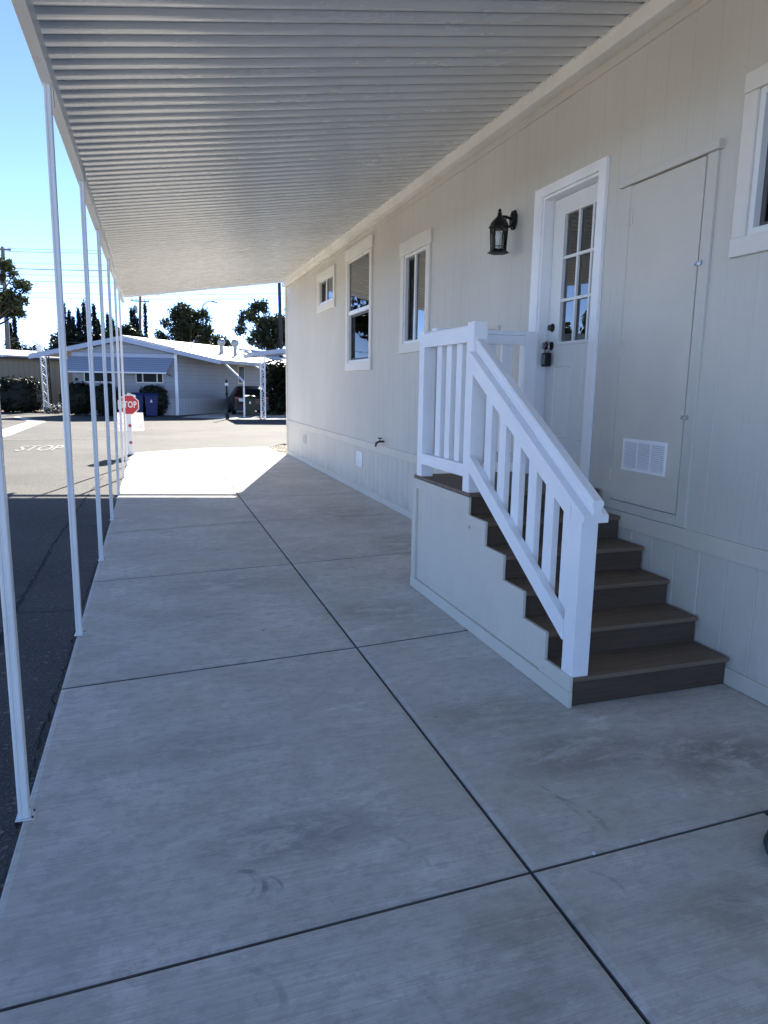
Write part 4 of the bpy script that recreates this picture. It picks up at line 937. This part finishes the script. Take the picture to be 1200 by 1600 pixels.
# clipped hedges in front of the homes
def clipped(name, label, cx, cy, rx, ry_, h, n, seed, square=False, group=None):
    e = empty(name, (cx, cy, 0), label, 'bush', group); mb = MB(); ku, kv = 28, 14; q = random.Random(seed)
    pw = .35 if square else .75
    base = 0
    for j in range(kv+1):
        ph = math.pi*(j/kv)/1-.0
        for i in range(ku):
            t = 2*math.pi*i/ku
            sp = math.sin(ph)**pw if 0 < ph < math.pi else 0; cz_ = -math.copysign(abs(math.cos(ph))**(.6 if square else 1), math.cos(ph))
            sx = math.copysign(abs(math.cos(t))**(.6 if square else 1), math.cos(t)); sy = math.copysign(abs(math.sin(t))**(.6 if square else 1), math.sin(t)); w_ = 1+q.uniform(-.03, .03)
            mb.v.append((cx+rx*sp*sx*w_*.94, cy+ry_*sp*sy*w_*.94, h/2*(1+cz_*.97)*w_))
    for j in range(kv):
        for i in range(ku):
            i2 = (i+1) % ku; mb.f.append((j*ku+i, j*ku+i2, (j+1)*ku+i2, (j+1)*ku+i))
    mb.build('inner_foliage', LF4, e, recalc=False)
    rng = np.random.default_rng(seed); th_ = rng.random(n)*2*np.pi; ph = np.arccos(1-2*rng.random(n)); sp = np.sin(ph)**pw; ff = .6 if square else 1
    cc = np.stack([cx+rx*sp*np.sign(np.cos(th_))*abs(np.cos(th_))**ff, cy+ry_*sp*np.sign(np.sin(th_))*abs(np.sin(th_))**ff, h/2*(1-np.sign(np.cos(ph))*abs(np.cos(ph))**(.6 if square else 1))], 1)
    lob = [(*c_, .05, .05, .05) for c_ in cc]; leaves('foliage', e, lob, n, .06, LF4, seed=seed)
clipped('box_hedge', 'large square clipped dark bush in front of the tan wall', -6.55, 41.0, .98, .9, 1.72, 2600, 91, True)
clipped('round_bush', 'round clipped bush left of the first carport post pair, by white flowers', -3.35, 37.3, .80, .7, 1.52, 1800, 92, group='round clipped bushes along the gabled home')
clipped('round_bush', 'round clipped bush under the left window of the gabled home', -2.05, 36.5, .62, .6, 1.5, 1500, 93, group='round clipped bushes along the gabled home')
clipped('round_bush', 'round clipped bush behind the blue bins under the right window', .08, 36.25, .66, .35, 1.46, 1500, 94, group='round clipped bushes along the gabled home')
fl = empty('flower_bush', (-4.6, 39.2, 0), 'low white flowering shrub between the square and round bushes', 'bush')
leaves('foliage', fl, [(-4.9, 39.2, .2, .35, .3, .25), (-4.3, 39.2, .25, .4, .3, .25)], 500, .06, LF4, seed=95)
leaves('blossom', fl, [(-4.9, 39.1, .3, .35, .3, .22), (-4.3, 39.1, .35, .4, .3, .22)], 350, .045, paint('white_petal', (.7, .7, .66), .7, bump=0), seed=96)
# tall dark hedge behind the car on the right
P_ = [(6.2+i*.5, 37.6+(i % 2)*.3, z_, .55) for i in range(14) for z_ in (.4, .9, 1.4, 1.9, 2.3)]
hedge_mass('tall_hedge', 'tall black green hedge right of the parked car beside the house corner', P_, 0, 0, 24000, LF4, .11, 97, 'hedge')

# ------------------------------------------------------------ parked car, bins, mailbox, lamp post
car = empty('parked_car', (4.9, 38.6, 0), 'dark red hatchback parked tail first in the shade under the awning', 'car')
CX, CY0 = 4.93, 37.0; CARM = paint('dark_red_car', (.018, .003, .004), .3, .05, None, 10, 0)
def sect(y, w0, zlo, zsh, zr_, wr):   # body cross-section half widths
    return [(-w0*.92, y, zlo), (-w0, y, zlo+.25), (-w0, y, zsh), (-wr, y, zr_-.05), (-wr*.8, y, zr_), (wr*.8, y, zr_), (wr, y, zr_-.05), (w0, y, zsh), (w0, y, zlo+.25), (w0*.92, y, zlo)]
secs = [(0, .84, .32, .80, .84, .78), (.05, .90, .25, .92, .98, .74), (.35, .92, .22, .95, 1.28, .68), (.75, .93, .20, .95, 1.46, .64), (1.6, .93, .20, .93, 1.50, .64), (2.4, .92, .20, .90, 1.38, .62), (3.0, .91, .2, .86, 1.0, .66), (3.7, .88, .22, .80, .86, .6), (4.15, .78, .28, .62, .66, .55)]
m_ = MB()
for (dy, w0, zl, zs, zt_, wr) in secs: m_.v += [(CX+a, CY0+dy, c_) for a, _, c_ in sect(0, w0, zl, zs, zt_, wr)]
for i in range(len(secs)-1):
    for j in range(10): m_.f.append((i*10+j, i*10+(j+1) % 10, (i+1)*10+(j+1) % 10, (i+1)*10+j))
m_.f.append(tuple(range(10))); m_.f.append(tuple((len(secs)-1)*10+j for j in reversed(range(10))))
body = m_.build('body', CARM, car, bev=.03, smooth=False)
gm = bpy.data.materials['dark_pane']
m_ = MB(); m_.hexa([(CX-.64, CY0+.07, 1.0), (CX+.64, CY0+.07, 1.0), (CX+.56, CY0+.36, 1.32), (CX-.56, CY0+.36, 1.32)], [(CX-.64, CY0+.02, 1.02), (CX+.64, CY0+.02, 1.02), (CX+.56, CY0+.31, 1.345), (CX-.56, CY0+.31, 1.345)]); m_.build('rear_window', gm, car, bev=.01)
for s in (-1, 1):
    m_ = MB(); m_.hexa([(CX+s*.86, CY0+.02, .78), (CX+s*.52, CY0-.02, .80), (CX+s*.52, CY0+.03, .80), (CX+s*.90, CY0+.12, .78)], [(CX+s*.86, CY0+.03, .93), (CX+s*.58, CY0-.01, .90), (CX+s*.58, CY0+.05, .90), (CX+s*.90, CY0+.14, .93)]); m_.build('tail_light', paint('tail_red%d' % s, (.35, .01, .01), .15, bump=0), car)
    for dy in (.85, 3.3):
        m_ = MB(); k_ = 20; m_.hexa([(CX+s*.94, CY0+dy+.32*math.cos(2*math.pi*i/k_), .32+.32*math.sin(2*math.pi*i/k_)) for i in range(k_)], [(CX+s*.74, CY0+dy+.32*math.cos(2*math.pi*i/k_), .32+.32*math.sin(2*math.pi*i/k_)) for i in range(k_)]); m_.build('wheel', BLACK, car)
    m_ = MB(); m_.box(CX+s*.95, CY0+2.3, .98, CX+s*1.1, CY0+2.42, 1.12); m_.build('mirror', BLACK, car, bev=.02)
MB().box(CX-.66, CY0-.05, .70, CX-.28, CY0-.03, .86).build('licence_plate', SWH, car)
MB().box(CX-.9, CY0-.04, .26, CX+.9, CY0+.1, .55).build('bumper', paint('car_trim', (.03, .03, .03), .5), car, bev=.03)
def bin_(name, label, x, y, m, h=1.05, w_=.56, seed=1, group=None):
    e = empty(name, (x, y, 0), label, 'wheelie bin', group)
    b1 = MB(); b1.hexa([(x-w_*.4, y-w_*.42, .04), (x+w_*.4, y-w_*.42, .04), (x+w_*.4, y+w_*.42, .04), (x-w_*.4, y+w_*.42, .04)], [(x-w_*.5, y-w_*.55, h-.1), (x+w_*.5, y-w_*.55, h-.1), (x+w_*.5, y+w_*.55, h-.1), (x-w_*.5, y+w_*.55, h-.1)]); b1.build('tub', m, e, bev=.02)
    b1 = MB(); b1.hexa([(x-w_*.53, y-w_*.6, h-.1), (x+w_*.53, y-w_*.6, h-.1), (x+w_*.53, y+w_*.62, h-.1), (x-w_*.53, y+w_*.62, h-.1)], [(x-w_*.5, y-w_*.5, h-.02), (x+w_*.5, y-w_*.5, h-.02), (x+w_*.48, y+w_*.6, h+.02), (x-w_*.48, y+w_*.6, h+.02)]); b1.build('lid', m, e, bev=.015)
    for s in (-1, 1):
        b1 = MB(); k_ = 14; b1.hexa([(x+s*w_*.5, y+w_*.35+.13*math.cos(2*math.pi*i/k_), .13+.13*math.sin(2*math.pi*i/k_)) for i in range(k_)], [(x+s*w_*.42, y+w_*.35+.13*math.cos(2*math.pi*i/k_), .13+.13*math.sin(2*math.pi*i/k_)) for i in range(k_)]); b1.build('wheel', BLACK, e)
    MB().hexa([(x-.05, y-w_*.54, h*.62), (x+.05, y-w_*.54, h*.62), (x+.05, y-w_*.5, h*.62), (x-.05, y-w_*.5, h*.62)], [(x-.02, y-w_*.555, h*.74), (x+.02, y-w_*.555, h*.74), (x+.02, y-w_*.51, h*.74), (x-.02, y-w_*.51, h*.74)]).build('emblem', SWH, e)
BLUE = paint('bin_blue', (.006, .015, .10), .5); GRN = paint('bin_green', (.004, .014, .008), .5)
bin_('recycling_bin', 'blue wheelie bin left of its twin, partly behind the stop sign', -.66, 35.75, BLUE, 1.1, .60, group='blue bins behind the stop sign')
bin_('recycling_bin', 'blue wheelie bin right of its twin, in front of the round bush', -.02, 35.55, BLUE, 1.08, .60, group='blue bins behind the stop sign')
bin_('yard_bin', 'dark green wheelie bin behind the parked car, between carport posts', 4.62, 35.6, GRN, 1.02, .55)
mbx = empty('mailbox', (-7.35, 39.6, 0), 'black mailbox on a slim post left of the square bush', 'mailbox')
MB().box(-7.39, 39.56, 0, -7.31, 39.64, 1.25).build('post', BLACK, mbx); m_ = MB(); m_.prism([(-7.55, 1.18), (-7.15, 1.18), (-7.15, 1.36), (-7.2, 1.42), (-7.5, 1.42), (-7.55, 1.36)], 'y', 39.4, 39.8); m_.build('box', BLACK, mbx)
lp_ = empty('lamp_post', (3.25, 32.8, 0), 'slim black garden lamp post with small white lantern by the gabled home', 'lamp post')
MB().tube([(3.25, 32.8, 0), (3.25, 32.8, .25), (3.25, 32.8, .27), (3.25, 32.8, 1.5)], [.09, .08, .045, .04], 10).build('pole', BLACK, lp_)
MB().lathe((3.25, 32.8, 1.5), [(.06, 0), (.085, .02), (.085, .13), (.07, .14)], 8).build('lamp_glass', SWH, lp_); MB().lathe((3.25, 32.8, 1.641), [(.1, 0), (.03, .1), (.012, .16)], 8).build('cap', BLACK, lp_)

# ------------------------------------------------------------ utility poles, street light, wires
POLE = paint('weathered_pole', (.2, .18, .165), .85, .15, (8, 8, 1), 10, .4)
up = empty('utility_pole', (-10.05, 60, 0), 'tall weathered utility pole with several crossarms at the left edge', 'utility pole')
MB().tube([(-10.2, 60, 0), (-9.92, 60, 11.25)], [.19, .13], 10).build('pole', POLE, up)
for (z_, hw, th_) in ((11.05, 1.1, .06), (9.73, .75, .06), (8.83, .6, .05), (7.6, .7, .04), (7.3, .5, .04)):
    x_ = -9.95-(11.2-z_)*.025; m_ = MB(); m_.box(x_-hw, 59.85, z_-th_, x_+hw*.55, 59.95, z_+th_); o = m_.build('crossarm', POLE, up)
    for f_ in (-.9, -.5, .1, .45): MB().lathe((x_+hw*f_, 59.9, z_+th_), [(.03, 0), (.05, .05), (.02, .14)], 6).build('insulator', SWH, o)
tp_ = empty('utility_pole', (-.93, 80, 0), 'utility pole with crossarm and grey transformer seen below the carport roof edge', 'utility pole')
MB().tube([(-1.05, 80, 0), (-.86, 80, 6.8), (-.68, 80, 10.5)], [.19, .17, .13], 10).build('pole', POLE, tp_)
MB().box(-1.65, 79.8, 9.87, .2, 79.9, 9.98).build('crossarm', POLE, tp_); MB().lathe((-1.2, 79.85, 8.7), [(.2, 0), (.21, .05), (.21, .72), (.12, .8)], 12).build('transformer', paint('grey_can', (.42, .43, .44), .5), tp_)
for x_ in (-1.5, -1.1, -.3, .1): MB().lathe((x_, 79.85, 9.98), [(.04, 0), (.06, .07), (.02, .22)], 6).build('insulator', SWH, tp_)
MB().tube([(-.95, 79.8, 6.75), (-.87, 79.8, 6.78), (-.75, 79.8, 6.75)], .1, 8).build('pole_collar', SWH, tp_)
dk = empty('dark_pole', (8.75, 47, 0), 'tall dark pole rising through the leafy tree beside the house corner', 'utility pole')
MB().tube([(8.3, 47, 0), (8.16, 47, 9)], [.13, .1], 8).build('pole', paint('tarred_pole', (.03, .028, .026), .8), dk); MB().box(8.0, 46.9, 8.75, 8.35, 47.1, 8.85).build('cap', STEEL, dk)
sl2 = empty('street_light', (4.33, 62, 0), 'grey street light with curved arm rising beside the rounded tree', 'street light')
m_ = MB(); m_.tube([(4.33, 62, 0), (4.33, 62, 7.6), (4.4, 62, 8.0), (4.7, 62, 8.27), (5.1, 62, 8.36)], [.09, .06, .05, .04, .035], 8); m_.build('pole', paint('galv_pole', (.35, .35, .35), .5, metal=.4), sl2)
m_ = MB(); m_.hexa([(5.05, 61.9, 8.30), (5.6, 61.92, 8.20), (5.6, 62.08, 8.20), (5.05, 62.1, 8.30)], [(5.1, 61.93, 8.40), (5.5, 61.95, 8.34), (5.5, 62.05, 8.34), (5.1, 62.07, 8.40)]); m_.build('lamp_head', paint('lamp_grey', (.3, .3, .31), .5), sl2, bev=.02)
WIRE = paint('wire_black', (.06, .06, .065), .6, bump=0)
wires = [(11.15, 'topmost power line leaving the left utility pole', .018), (10.95, 'second power line from the top, from the upper crossarm tip', .022), (10.15, 'thin line between the upper and middle crossarms', .014), (9.75, 'thick cable from the middle crossarm', .035), (9.35, 'thin line just under the thick cable', .014), (8.9, 'line leaving the lower crossarm', .022), (8.1, 'upper of two lines below the lower crossarm', .016), (7.75, 'lower of two lines below the lower crossarm', .016)]
for z_, lab, r_ in wires:
    a = Vector((-9.6, 60, z_)); b_ = Vector((22, 46, z_+.5)); pts = []
    for i in range(17):
        t = i/16; p = a.lerp(b_, t); p.z -= 1.2*4*t*(1-t)*.35; pts.append(p)
    o = MB().tube(pts, r_*.75, 5).build('power_line', WIRE, loc=(-9.6, 60, z_)); tag(o, lab, 'power line', 'power lines crossing the sky')
a = Vector((-30, 66, 4.9)); b_ = Vector((24, 60, 5.6)); pts = [a.lerp(b_, i/12)-Vector((0, 0, .5*4*(i/12)*(1-i/12))) for i in range(13)]
tag(MB().tube(pts, .02, 5).build('power_line', WIRE, loc=tuple(a)), 'lowest wire, just above the rooftops', 'power line', 'power lines crossing the sky')
